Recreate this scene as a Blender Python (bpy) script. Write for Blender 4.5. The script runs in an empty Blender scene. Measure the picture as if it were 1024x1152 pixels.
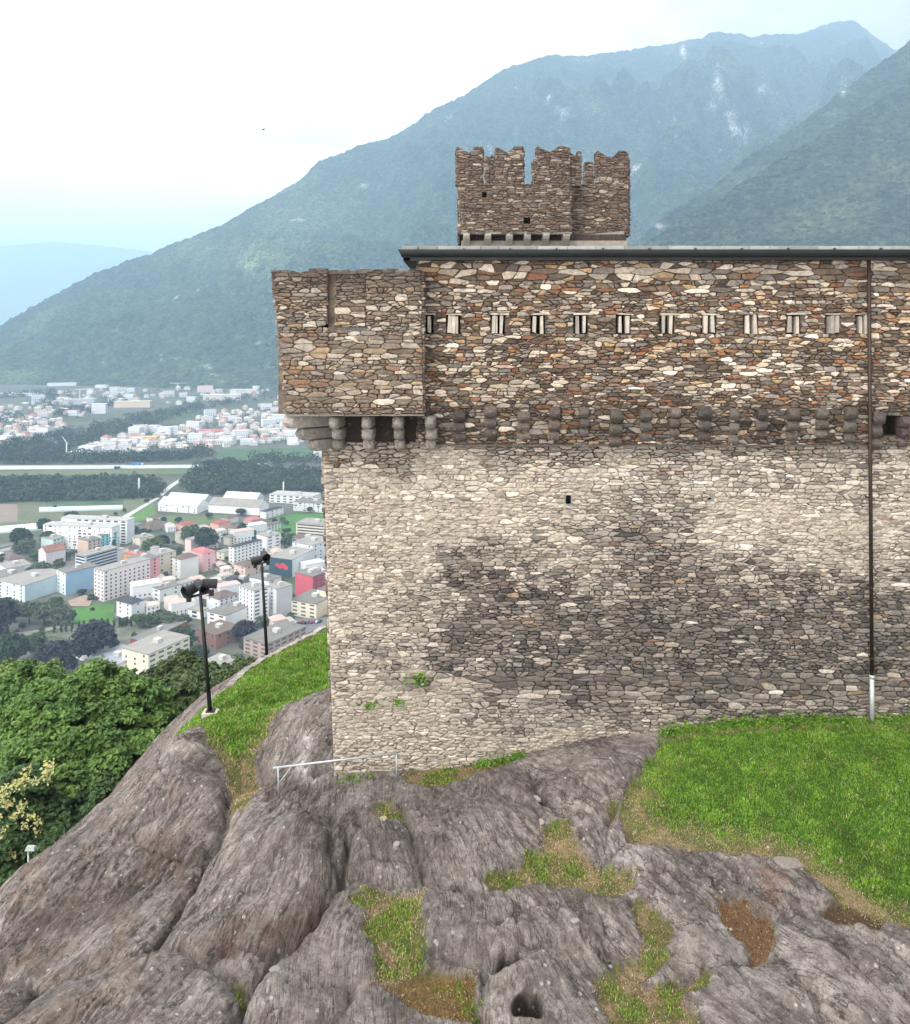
import bpy, bmesh, math, random
import numpy as np
from mathutils import Vector, Matrix

F, CX, HY = 925.0, 512.0, 365.0          # lens in photo pixels, optical centre, horizon row
sc = bpy.context.scene
COL = sc.collection
R = math.radians
rnd = random.Random(7)
rng = np.random.default_rng(11)

def P(px, py, Y): return ((px-CX)/F*Y, Y, -(py-HY)/F*Y)
VZ = -230.0
def V(px, py, z=VZ):
    Y = -z*F/(py-HY)
    return ((px-CX)/F*Y, Y, z)
def lin1(c):
    c = c/255.0
    return c/12.92 if c <= .04045 else ((c+.055)/1.055)**2.4
def lin(c): return tuple(lin1(v) for v in c)

# ---------------------------------------------------------------- noise
def _h(xi, yi, seed):
    n = (xi*374761393 + yi*668265263 + seed*974634777) & 0xffffffff
    n = ((n ^ (n >> 13))*1274126177) & 0xffffffff
    n = ((n ^ (n >> 16))*2246822519) & 0xffffffff
    return ((n ^ (n >> 15)) & 0xffff)/65535.0
def gnoise(x, y, seed=0):
    x = np.asarray(x, float); y = np.asarray(y, float)
    x0 = np.floor(x).astype(np.int64); y0 = np.floor(y).astype(np.int64)
    fx = x-x0; fy = y-y0
    u = fx*fx*fx*(fx*(fx*6-15)+10); v = fy*fy*fy*(fy*(fy*6-15)+10)
    def g(ix, iy, dx, dy):
        a = _h(ix, iy, seed)*6.2831853
        return np.cos(a)*dx+np.sin(a)*dy
    a = g(x0, y0, fx, fy); b = g(x0+1, y0, fx-1, fy)
    c = g(x0, y0+1, fx, fy-1); d = g(x0+1, y0+1, fx-1, fy-1)
    return (a+(b-a)*u+((c+(d-c)*u)-(a+(b-a)*u))*v)*1.5
def fbm(x, y, o=4, seed=0, gain=.5):
    s = 0; a = 1.0; f = 1.0
    for i in range(o):
        s = s+a*gnoise(x*f+17.3*i, y*f-9.1*i, seed+i*13); a *= gain; f *= 2.03
    return s
def ridged(x, y, o=4, seed=0, gain=.5):
    s = 0; a = 1.0; f = 1.0
    for i in range(o):
        s = s+a*(1-2*np.abs(gnoise(x*f+7.7*i, y*f+3.3*i, seed+i*13))); a *= gain; f *= 2.03
    return s
def smooth(a, b, x):
    t = np.clip((np.asarray(x, float)-a)/(b-a), 0, 1)
    return t*t*(3-2*t)

# ---------------------------------------------------------------- meshes
def link(name, me, mats=None, parent=None):
    o = bpy.data.objects.new(name, me); COL.objects.link(o)
    if mats is not None:
        for m in (mats if isinstance(mats, (list, tuple)) else [mats]): me.materials.append(m)
    if parent is not None: o.parent = parent
    return o
def mesh_np(name, verts, loops, counts, cols=None, smoothf=False, matidx=None, extra=None):
    me = bpy.data.meshes.new(name)
    verts = np.asarray(verts, np.float32).reshape(-1, 3)
    loops = np.asarray(loops, np.int32).ravel(); counts = np.asarray(counts, np.int32).ravel()
    me.vertices.add(len(verts)); me.vertices.foreach_set('co', verts.ravel())
    me.loops.add(len(loops)); me.loops.foreach_set('vertex_index', loops)
    me.polygons.add(len(counts))
    st = np.concatenate([[0], np.cumsum(counts)[:-1]]).astype(np.int32)
    me.polygons.foreach_set('loop_start', st)
    me.polygons.foreach_set('use_smooth', np.full(len(counts), bool(smoothf)))
    if matidx is not None: me.polygons.foreach_set('material_index', np.asarray(matidx, np.int32))
    if cols is not None:
        a = me.attributes.new('Col', 'FLOAT_COLOR', 'POINT')
        c = np.ones((len(verts), 4), np.float32); c[:, :3] = cols
        a.data.foreach_set('color', c.ravel())
    if extra:
        for k, v in extra.items():
            a = me.attributes.new(k, 'FLOAT', 'POINT'); a.data.foreach_set('value', np.asarray(v, np.float32).ravel())
    me.update(calc_edges=True); me.validate()
    return me
def grid_faces(nr, nc):
    i = np.arange(nr*nc).reshape(nr, nc)
    q = np.stack([i[:-1, :-1], i[:-1, 1:], i[1:, 1:], i[1:, :-1]], -1).reshape(-1, 4)
    return q

class MB:
    """collects simple shapes for ONE mesh"""
    def __init__(s): s.v = []; s.f = []; s.m = []
    def add(s, vs, fs, mi=0):
        b = len(s.v); s.v += [tuple(v) for v in vs]; s.f += [tuple(b+i for i in f) for f in fs]; s.m += [mi]*len(fs)
    def box(s, x0, x1, y0, y1, z0, z1, mi=0, M=None):
        vs = [(x0,y0,z0),(x1,y0,z0),(x1,y1,z0),(x0,y1,z0),(x0,y0,z1),(x1,y0,z1),(x1,y1,z1),(x0,y1,z1)]
        if M is not None: vs = [tuple(M @ Vector(v)) for v in vs]
        s.add(vs, [(0,3,2,1),(4,5,6,7),(0,1,5,4),(1,2,6,5),(2,3,7,6),(3,0,4,7)], mi)
    def tube(s, a, b, r0, r1=None, n=12, mi=0, caps=True):
        r1 = r0 if r1 is None else r1
        a = Vector(a); b = Vector(b); d = (b-a).normalized()
        u = d.orthogonal().normalized(); w = d.cross(u)
        vs = []
        for c, r in ((a, r0), (b, r1)):
            for k in range(n):
                t = 2*math.pi*k/n; vs.append(c+u*math.cos(t)*r+w*math.sin(t)*r)
        fs = [(k, (k+1) % n, n+(k+1) % n, n+k) for k in range(n)]
        if caps: fs += [tuple(range(n-1, -1, -1)), tuple(range(n, 2*n))]
        s.add(vs, fs, mi)
    def path(s, pts, rs, n=8, mi=0):
        for i in range(len(pts)-1): s.tube(pts[i], pts[i+1], rs[i], rs[i+1], n, mi)
    def build(s, name, mats, parent=None, sm=False):
        me = bpy.data.meshes.new(name); me.from_pydata(s.v, [], s.f)
        me.polygons.foreach_set('material_index', s.m)
        if sm: me.polygons.foreach_set('use_smooth', [True]*len(s.f))
        me.update()
        return link(name, me, mats, parent)

def tag(o, label=None, cat=None, group=None, kind=None):
    if label: o['label'] = label
    if cat: o['category'] = cat
    if group: o['group'] = group
    if kind: o['kind'] = kind
    return o
def empty(name, loc=(0,0,0), rz=0.0):
    o = bpy.data.objects.new(name, None); COL.objects.link(o)
    o.location = loc; o.rotation_euler = (0, 0, rz); o.empty_display_size = .2
    return o
def dup(root, loc, rz=0.0, scale=None, label=None, group=None):
    r = root.copy(); COL.objects.link(r); r.location = loc; r.rotation_euler = (0, 0, rz)
    if scale is not None: r.scale = scale if hasattr(scale, '__len__') else (scale,)*3
    if label: r['label'] = label
    if group: r['group'] = group
    for ch in list(root.children):
        c = ch.copy(); COL.objects.link(c); c.parent = r
        for g in list(ch.children):
            d = g.copy(); COL.objects.link(d); d.parent = c
    return r

# ---------------------------------------------------------------- materials
class N:
    def __init__(s, name):
        s.m = bpy.data.materials.new(name); s.m.use_nodes = True
        s.t = s.m.node_tree; s.t.nodes.clear()
        s.out = s.t.nodes.new('ShaderNodeOutputMaterial')
    def n(s, typ, **kw):
        nd = s.t.nodes.new('ShaderNode'+typ)
        for k, v in kw.items():
            if k.startswith('_'): setattr(nd, k[1:], v)
        for k, v in kw.items():
            if k.startswith('_'): continue
            s.set(nd, k, v)
        return nd
    def set(s, nd, k, v):
        key = int(k[1:]) if (k[0] == 'i' and k[1:].isdigit()) else k.replace('__', ' ')
        inp = nd.inputs[key]
        if isinstance(v, tuple) and len(v) == 2 and hasattr(v[0], 'outputs'): s.t.links.new(v[0].outputs[v[1]], inp)
        elif hasattr(v, 'outputs'): s.t.links.new(v.outputs[0], inp)
        else: inp.default_value = v
    def coord(s, sc=(1,1,1), rot=(0,0,0)):
        tc = s.n('TexCoord'); mp = s.n('Mapping', Scale=sc, Rotation=rot)
        s.t.links.new(tc.outputs['Object'], mp.inputs['Vector']); return mp
    def noise(s, vec, scale, detail=4, rough=.55, dist=0.0):
        return s.n('TexNoise', Vector=vec, Scale=scale, Detail=detail, Roughness=rough, Distortion=dist)
    def ramp(s, fac, stops):
        r = s.n('ValToRGB', Fac=fac); e = r.color_ramp.elements
        while len(e) < len(stops): e.new(.5)
        for el, (p, c) in zip(e, stops):
            el.position = p; el.color = (c, c, c, 1) if not hasattr(c, '__len__') else (*c, 1)
        return r
    def mix(s, fac, a, b, mode='MIX'):
        m = s.t.nodes.new('ShaderNodeMix'); m.data_type = 'RGBA'; m.blend_type = mode
        s.set(m, 'i0', fac)
        for i, v in ((6, a), (7, b)):
            if hasattr(v, 'outputs'): s.t.links.new(v.outputs[2] if v.bl_idname == 'ShaderNodeMix' else v.outputs[0], m.inputs[i])
            else: m.inputs[i].default_value = (*v, 1) if len(v) == 3 else v
        return m
    def math(s, op, a, b=0.0):
        m = s.t.nodes.new('ShaderNodeMath'); m.operation = op
        s.set(m, 'i0', a); s.set(m, 'i1', b); return m
    def finish(s, color, rough=.9, bump=None, bump_s=.5, bump_d=.05, metal=0.0, spec=.3, trans=0.0):
        b = s.n('BsdfPrincipled', Roughness=rough, Metallic=metal)
        b.inputs['Specular IOR Level'].default_value = spec
        if hasattr(color, 'outputs'):
            s.t.links.new(color.outputs[2] if color.bl_idname == 'ShaderNodeMix' else color.outputs[0], b.inputs['Base Color'])
        else: b.inputs['Base Color'].default_value = (*color, 1)
        if bump is not None:
            bp = s.n('Bump', Strength=bump_s, Distance=bump_d)
            s.t.links.new(bump.outputs[0], bp.inputs['Height']); s.t.links.new(bp.outputs[0], b.inputs['Normal'])
        if trans:
            tr = s.n('BsdfTranslucent')
            s.t.links.new(color.outputs[2] if color.bl_idname == 'ShaderNodeMix' else color.outputs[0], tr.inputs['Color'])
            mx = s.n('MixShader', Fac=trans)
            s.t.links.new(b.outputs[0], mx.inputs[1]); s.t.links.new(tr.outputs[0], mx.inputs[2])
            s.t.links.new(mx.outputs[0], s.out.inputs['Surface'])
        else: s.t.links.new(b.outputs[0], s.out.inputs['Surface'])
        return s.m
    def attr(s, name='Col'):
        return s.n('Attribute', _attribute_name=name)

def attr_mat(name, noise_scale, lo, hi, bump_scale=None, bump_s=.5, bump_d=.02, rough=.92, trans=0.0, fleck=None, sc=(1,1,1)):
    k = N(name); c = k.coord(sc)
    nz = k.noise(c, noise_scale, 6, .6)
    g = k.ramp(nz, [(.25, lo), (.75, hi)])
    col = k.mix(1.0, k.attr(), g, 'MULTIPLY')
    if fleck:
        fs, ft, fc, ff = fleck
        n2 = k.noise(c, fs, 3, .5)
        r2 = k.ramp(n2, [(ft, 0.0), (ft+.07, ff)])
        col = k.mix(r2, col, fc)
    b = None
    if bump_scale: b = k.noise(c, bump_scale, 8, .65)
    return k.finish(col, rough, b, bump_s, bump_d, trans=trans)

_paint = {}
def paint(rgb, rough=.8, var=.12, scale=.6, metal=0.0, srgb=True):
    key = (tuple(rgb), rough, var, scale, metal, srgb)
    if key in _paint: return _paint[key]
    c = lin(rgb) if srgb else rgb
    k = N('painted'); co = k.coord()
    nz = k.noise(co, scale, 5, .6)
    g = k.ramp(nz, [(.3, 1-var), (.7, 1+var*.5)])
    m = k.finish(k.mix(1.0, c, g, 'MULTIPLY'), rough, metal=metal)
    _paint[key] = m
    return m

# ---------------------------------------------------------------- camera, light, sky, air
cam = bpy.data.cameras.new('camera'); camo = bpy.data.objects.new('camera', cam); COL.objects.link(camo)
camo.location = (0, 0, 0); camo.rotation_euler = (R(90), 0, 0)
cam.sensor_fit = 'VERTICAL'; cam.sensor_height = 36.0; cam.sensor_width = 36.0
cam.lens = F/1152*36; cam.shift_y = -(576-HY)/1152
cam.clip_start = .1; cam.clip_end = 80000
sc.camera = camo

SUN_EL, SUN_AZ = R(60), R(215)
sd = Vector((math.sin(SUN_AZ)*math.cos(SUN_EL), math.cos(SUN_AZ)*math.cos(SUN_EL), math.sin(SUN_EL)))
sl = bpy.data.lights.new('sun', 'SUN'); sl.energy = 1.5; sl.angle = R(14); sl.color = (1, .965, .91)
so = bpy.data.objects.new('sun', sl); COL.objects.link(so); so.rotation_euler = sd.to_track_quat('Z', 'Y').to_euler(); so.location = (0, -20, 60)

w = bpy.data.worlds.new('World'); sc.world = w; w.use_nodes = True
t = w.node_tree; t.nodes.clear()
def wn(typ, **kw):
    nd = t.nodes.new('ShaderNode'+typ)
    for k, v in kw.items(): setattr(nd, k, v)
    return nd
out = wn('OutputWorld'); bg = wn('Background'); bg.inputs['Strength'].default_value = .1
sky = wn('TexSky', sky_type='NISHITA', sun_disc=False, sun_elevation=SUN_EL, sun_rotation=SUN_AZ, air_density=1.0, dust_density=2.0)
tc = wn('TexCoord'); sep = wn('SeparateXYZ'); t.links.new(tc.outputs['Generated'], sep.inputs[0])
# cloud deck seen from below: direction projected on a plane overhead
zz = wn('Math', operation='ADD'); t.links.new(sep.outputs[2], zz.inputs[0]); zz.inputs[1].default_value = .12
zm = wn('Math', operation='MAXIMUM'); t.links.new(zz.outputs[0], zm.inputs[0]); zm.inputs[1].default_value = .05
dx = wn('Math', operation='DIVIDE'); t.links.new(sep.outputs[0], dx.inputs[0]); t.links.new(zm.outputs[0], dx.inputs[1])
dy = wn('Math', operation='DIVIDE'); t.links.new(sep.outputs[1], dy.inputs[0]); t.links.new(zm.outputs[0], dy.inputs[1])
cmb = wn('CombineXYZ'); t.links.new(dx.outputs[0], cmb.inputs[0]); t.links.new(dy.outputs[0], cmb.inputs[1])
nz = wn('TexNoise'); nz.inputs['Scale'].default_value = .8; nz.inputs['Detail'].default_value = 6; nz.inputs['Roughness'].default_value = .5
t.links.new(cmb.outputs[0], nz.inputs['Vector'])
# bank of greyer cloud over the ridge to the east (+X)
az = wn('Math', operation='MULTIPLY_ADD'); t.links.new(sep.outputs[0], az.inputs[0]); az.inputs[1].default_value = -.42; t.links.new(nz.outputs[0], az.inputs[2])
rp = wn('ValToRGB'); t.links.new(az.outputs[0], rp.inputs[0])
e = rp.color_ramp.elements
e[0].position = .16; e[0].color = (5.4, 5.3, 5.2, 1); e[1].position = .62; e[1].color = (22, 21, 20, 1)
el = e.new(.33); el.color = (7.0, 6.9, 6.8, 1); el = e.new(.47); el.color = (13.0, 12.8, 12.5, 1)
mx = wn('Mix', data_type='RGBA'); mx.inputs[0].default_value = .94
t.links.new(sky.outputs[0], mx.inputs[6]); t.links.new(rp.outputs[0], mx.inputs[7])
t.links.new(mx.outputs[2], bg.inputs['Color']); t.links.new(bg.outputs[0], out.inputs['Surface'])

sc.view_settings.view_transform = 'Standard'; sc.view_settings.look = 'None'
sc.view_settings.exposure = 0.72; sc.view_settings.gamma = 1.0
sc.cycles.max_bounces = 6; sc.cycles.diffuse_bounces = 3; sc.cycles.glossy_bounces = 2
sc.cycles.transmission_bounces = 3; sc.cycles.volume_bounces = 5; sc.cycles.transparent_max_bounces = 8
sc.cycles.use_denoising = True
sc.cycles.use_adaptive_sampling = False

# one closed box of air
hz = MB(); hz.box(-17000, 17000, -300, 25500, -262, 2650)
km = N('air'); pv = km.n('VolumePrincipled', Density=1.25e-4, Color=(.55, .765, 1.0, 1)); pv.inputs['Anisotropy'].default_value = .0
km.t.links.new(pv.outputs[0], km.out.inputs['Volume'])
HAZE = tag(hz.build('haze', km.m), 'pale blue air between the castle rock and the far mountains', 'haze', kind='stuff')

# ---------------------------------------------------------------- mountains
def mtn_mat(name, dark, light, meadow, rock, rock_t):
    k = N(name); c = k.coord()
    big = k.noise(c, .0022, 5, .55); mid = k.noise(c, .012, 5, .6); fine = k.noise(c, .05, 4, .6)
    col = k.mix(k.ramp(mid, [(.3, 0.0), (.7, 1.0)]), dark, light)
    col = k.mix(k.ramp(fine, [(.35, 0.0), (.7, .6)]), col, tuple(v*.55 for v in dark))
    col = k.mix(k.ramp(big, [(.56, 0.0), (.68, .75)]), col, meadow)
    rk = k.noise(k.coord((1, 1, .35)), .0085, 6, .62)
    col = k.mix(k.ramp(rk, [(rock_t, 0.0), (rock_t+.05, .85)]), col, rock)
    col = k.mix((k.attr('glade'), 2), col, (.15, .19, .085)); col = k.mix((k.attr('scree'), 2), col, (.5, .49, .48))
    v = k.n('TexVoronoi', Vector=c, Scale=.085)
    vc = k.n('TexVoronoi', Vector=c, Scale=.075); sp = k.n('SeparateColor'); k.t.links.new(vc.outputs['Color'], sp.inputs[0])
    col = k.mix(1.0, col, k.ramp(sp, [(0.0, .4), (1.0, 1.65)]), 'MULTIPLY')
    nf = k.noise(c, .02, 4, .6); col = k.mix(1.0, col, k.ramp(nf, [(.3, .7), (.7, 1.3)]), 'MULTIPLY')
    return k.finish(col, .95, v, 1.0, -14.0, spec=.1)
SCREE = [(632,127,7,5),(618,112,3,4),(807,92,4,12),(812,108,3,8),(835,150,8,10),(822,128,8,5),(800,120,6,4),(860,102,4,4),(745,255,5,3),(950,103,4,4),(770,60,3,8),(410,210,5,2),(128,372,4,1.6),(95,352,7,1.5),(290,385,4,2),(233,412,4,2),(200,402,6,1.5)]
def mountain(name, crest, Yc, Yf, zf, mat, nx, ny, amp, x0, x1, seed, back=.35, crown=6.0, powr=1.0):
    """crest: outline as seen, Yc / Yf: distances of crest and foot along it"""
    px = np.linspace(x0, x1, nx)
    cy = np.interp(px, [p[0] for p in crest], [p[1] for p in crest])
    cy = cy+(2.6*fbm(px/34, px*0+seed, 3, seed)+1.3*fbm(px/8, px*0+seed, 3, seed+1))*(1 if crown else 0)
    yc = np.interp(px, [p[0] for p in Yc], [p[1] for p in Yc]); yf = np.interp(px, [p[0] for p in Yf], [p[1] for p in Yf])
    s = np.concatenate([np.linspace(0, 1, ny), 1+np.linspace(.03, 1, max(6, ny//8))*back])[:, None]
    Y = yf+(yc-yf)*s
    X = (px-CX)/F*Y
    zc = -(cy-HY)/F*yc
    sp = np.where(s <= 1, np.clip(s, 0, 1)**powr, 1-(s-1)*1.3)
    Z = zf+(zc-zf)*sp
    env = np.sin(np.clip(s, 0, 1)**.85*math.pi)**1.25
    hgt = np.maximum(zc-zf, 80)
    Z = Z+env*hgt*amp*(ridged(X/1000, Y/1000, 4, seed, .42)-.75)
    Z = Z+np.clip(s*6, 0, 1)*(crown*(gnoise(X/26, Y/26, seed+5)+.8*gnoise(X/11, Y/11, seed+6)))
    v = np.stack([X, np.broadcast_to(Y, X.shape), Z], -1).reshape(-1, 3)
    sx_ = CX+F*X/Y; sy_ = HY-F*Z/Y; wob = fbm(X/90, Z/90, 4, seed+8)
    scree = np.zeros(X.shape)
    for a, b, ra, rb in SCREE: scree = np.maximum(scree, np.exp(-((sx_-a+ra*wob)/ra)**2-((sy_-b+rb*wob)/rb)**2)*(.55+.9*wob))
    glade = np.exp(-((sx_-285-20*wob)/30)**2-((sy_-290+20*wob)/14)**2)+.6*np.exp(-((sx_-15)/25)**2-((sy_-422)/6)**2)+.5*np.exp(-((sx_-340-30*wob)/60)**2-((sy_-245+20*wob)/30)**2)
    q = grid_faces(*X.shape)
    me = mesh_np(name, v, q, np.full(len(q), 4), smoothf=True, extra={'scree': np.clip(scree, 0, 1), 'glade': np.clip(glade, 0, 1)})
    return tag(link(name, me, mat), kind='structure')
G1 = (.024, .045, .018); G2 = (.07, .105, .04); G3 = (.13, .15, .065)
forest_far = mtn_mat('forest_far', G1, G2, (.10, .14, .06), (.45, .44, .43), .66)
forest_near = mtn_mat('forest_near', (.022, .040, .02), (.058, .082, .040), (.085, .11, .055), (.4, .4, .38), .76)
crestA = [(-500,560),(-200,445),(0,365),(55,335),(115,303),(170,285),(225,262),(238,258),(300,225),(340,200),(360,182),(400,165),(450,150),(480,128),(512,112),(560,82),(575,75),(620,61),(650,63),(700,57),(740,52),(790,42),(800,36),(830,37),(845,42),(865,38),(900,38),(935,26),(960,22),(985,42),(1010,55),(1100,95),(1500,200)]
mountain('mountain_ridge', crestA, [(-500,3700),(0,4200),(300,4700),(500,5400),(700,6400),(960,7200),(1500,7200)], [(-500,2950),(0,3150),(320,2850),(600,2900),(1500,2900)], VZ-3, forest_far, 950, 300, .21, -480, 1480, 3)
crestB = [(560,420),(660,320),(700,285),(725,265),(750,240),(800,212),(850,170),(900,140),(950,100),(1024,45),(1150,-20),(1500,-100)]
mountain('wooded_spur', crestB, [(560,2500),(1024,3300),(1500,3600)], [(560,1900),(1500,1900)], VZ-3, forest_near, 520, 220, .10, 570, 1480, 9, crown=6.0)
crestC = [(560,420),(660,340),(715,283),(760,250),(812,222),(900,165),(1024,92),(1200,10),(1500,-60)]
mountain('wooded_slope', crestC, [(560,2000),(1024,2600),(1500,2800)], [(560,1500),(1500,1500)], VZ-3, forest_near, 520, 220, .07, 570, 1480, 15, crown=5.0)
mountain('distant_ridge', [(-600,300),(-200,275),(0,277),(60,272),(120,277),(170,283),(260,304),(420,330),(700,350)], [(-600,24500),(700,24500)], [(-600,20000),(700,20000)], VZ-3, forest_far, 200, 50, .12, -600, 700, 21, crown=0)

# ---------------------------------------------------------------- valley floor
def ground_mat():
    k = N('valley_ground'); c = k.coord()
    a = k.noise(c, .006, 5, .6); b = k.noise(c, .05, 5, .6)
    col = k.mix(k.ramp(a, [(.4, 0.0), (.6, 1.0)]), (.062, .085, .04), (.15, .145, .13))
    col = k.mix(k.ramp(b, [(.35, 0.0), (.7, .7)]), col, (.045, .065, .03))
    return k.finish(col, .95)
bm = MB(); bm.box(-16950, 16950, -290, 25450, VZ-30, VZ)
tag(bm.build('valley_floor', ground_mat()), kind='structure')
_sheet = [0]
def sheet(name, pts, mat, lift=None):
    _sheet[0] += 1
    z = VZ+(.12+.03*_sheet[0] if lift is None else lift)
    m = MB(); vs = [V(x, y, z) for x, y in pts]
    # keep counter-clockwise so the sheet faces up
    a = sum(vs[i][0]*vs[(i+1) % len(vs)][1]-vs[(i+1) % len(vs)][0]*vs[i][1] for i in range(len(vs)))
    if a < 0: vs = vs[::-1]
    m.add(vs, [tuple(range(len(vs)))])
    return tag(m.build(name, mat), kind='structure')
def field_mat(rgb, var=.25, sc_=.03):
    k = N('field'); c = k.coord()
    nz = k.noise(c, sc_, 6, .6); n2 = k.noise(c, .35, 4, .6)
    g = k.ramp(nz, [(.25, 1-var), (.75, 1+var)]); g2 = k.ramp(n2, [(.3, .8), (.7, 1.15)])
    return k.finish(k.mix(1.0, k.mix(1.0, rgb, g, 'MULTIPLY'), g2, 'MULTIPLY'), .95)
meadow = field_mat((.085, .17, .04)); meadow2 = field_mat((.11, .15, .06)); soil = field_mat((.24, .19, .15), .12); crop = field_mat((.06, .11, .05))
asphalt = field_mat((.16, .16, .16), .12); pale_road = field_mat((.48, .48, .46), .08); gravelm = field_mat((.33, .31, .28), .15); cemetery = field_mat((.13, .14, .10), .5, .12)
sheet('field', [(-60,567),(45,567),(36,578),(22,587),(-60,590)], soil)
sheet('field', [(20,562),(172,560),(172,575),(140,600),(20,592)], field_mat((.12, .135, .075), .3))
sheet('field', [(50,562),(140,561),(138,568),(52,569)], crop)
sheet('field', [(150,578),(172,566),(176,578),(165,585),(130,590)], meadow)
sheet('field', [(-60,588),(10,588),(8,601),(-60,603)], meadow)
sheet('field', [(178,581),(262,580),(262,598),(185,592)], meadow2)
sheet('meadow', [(312,582),(330,578),(380,578),(380,603),(330,600),(310,602)], field_mat((.06, .17, .035)))
sheet('meadow', [(82,681),(128,679),(128,699),(112,702),(80,701)], field_mat((.07, .18, .035)))
sheet('field', [(255,505),(380,503),(380,516),(270,519),(240,512)], field_mat((.06, .12, .055)))
sheet('field', [(80,505),(150,489),(156,491),(100,507)], meadow2)
sheet('lawn', [(18,716),(60,711),(64,715),(24,723)], meadow2)
sheet('cemetery_ground', [(60,703),(215,695),(205,716),(120,728),(60,716)], cemetery)
sheet('motorway', [(-80,524.2),(215,522.8),(300,521),(300,524),(215,526.5),(-80,529)], pale_road)
sheet('road_verge', [(-80,531),(220,528),(220,533),(-80,536)], meadow2)
sheet('road', [(178,556),(190,546),(206,536.5),(216,533.2),(219,534.2),(208,538.5),(194,548),(183,558)], pale_road)
sheet('road', [(-80,628),(40,606),(41,608),(-80,632)], asphalt)
sheet('road', [(-60,722),(40,709),(70,703),(70,706),(42,713),(-60,728)], gravelm)
sheet('road', [(128,690),(170,668),(200,660),(262,640),(262,646),(205,664),(176,674),(130,696)], asphalt)
sheet('road', [(225,655),(262,640),(330,610),(332,613),(266,645),(228,662)], gravelm)
sheet('road', [(118,592),(175,560),(180,560),(126,593)], pale_road)
sheet('car_park', [(268,704),(290,698),(380,694),(380,715),(300,722)], asphalt)
sheet('forecourt', [(175,590),(260,592),(262,600),(190,600)], asphalt)
sheet('terrace', [(76,676),(96,669),(104,676),(100,682),(80,682)], field_mat((.33, .24, .2)))
# glasshouse strip and pale nets on the fields
glass_net = paint((196,214,214), .35, .1, .05)
def strip(name, label, pts, h, cat):
    m = MB(); lo = [V(x, y) for x, y in pts]; n = len(lo)
    hi = [(v[0], v[1], v[2]+h) for v in lo]
    m.add(lo+hi, [tuple(range(n, 2*n))]+[(i, (i+1) % n, n+(i+1) % n, n+i) for i in range(n)])
    return tag(m.build(name, glass_net), label, cat)
strip('field_tunnel', 'long pale crop tunnel lying across the fields behind the white blocks', [(44,572.5),(138,570),(138,573.5),(44,576.5)], 2.2, 'crop tunnel')
strip('field_tunnel', 'broad white crop net behind the round trees beside the long block', [(-60,599),(70,588),(70,594),(-60,606)], 2.0, 'crop tunnel')

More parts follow.
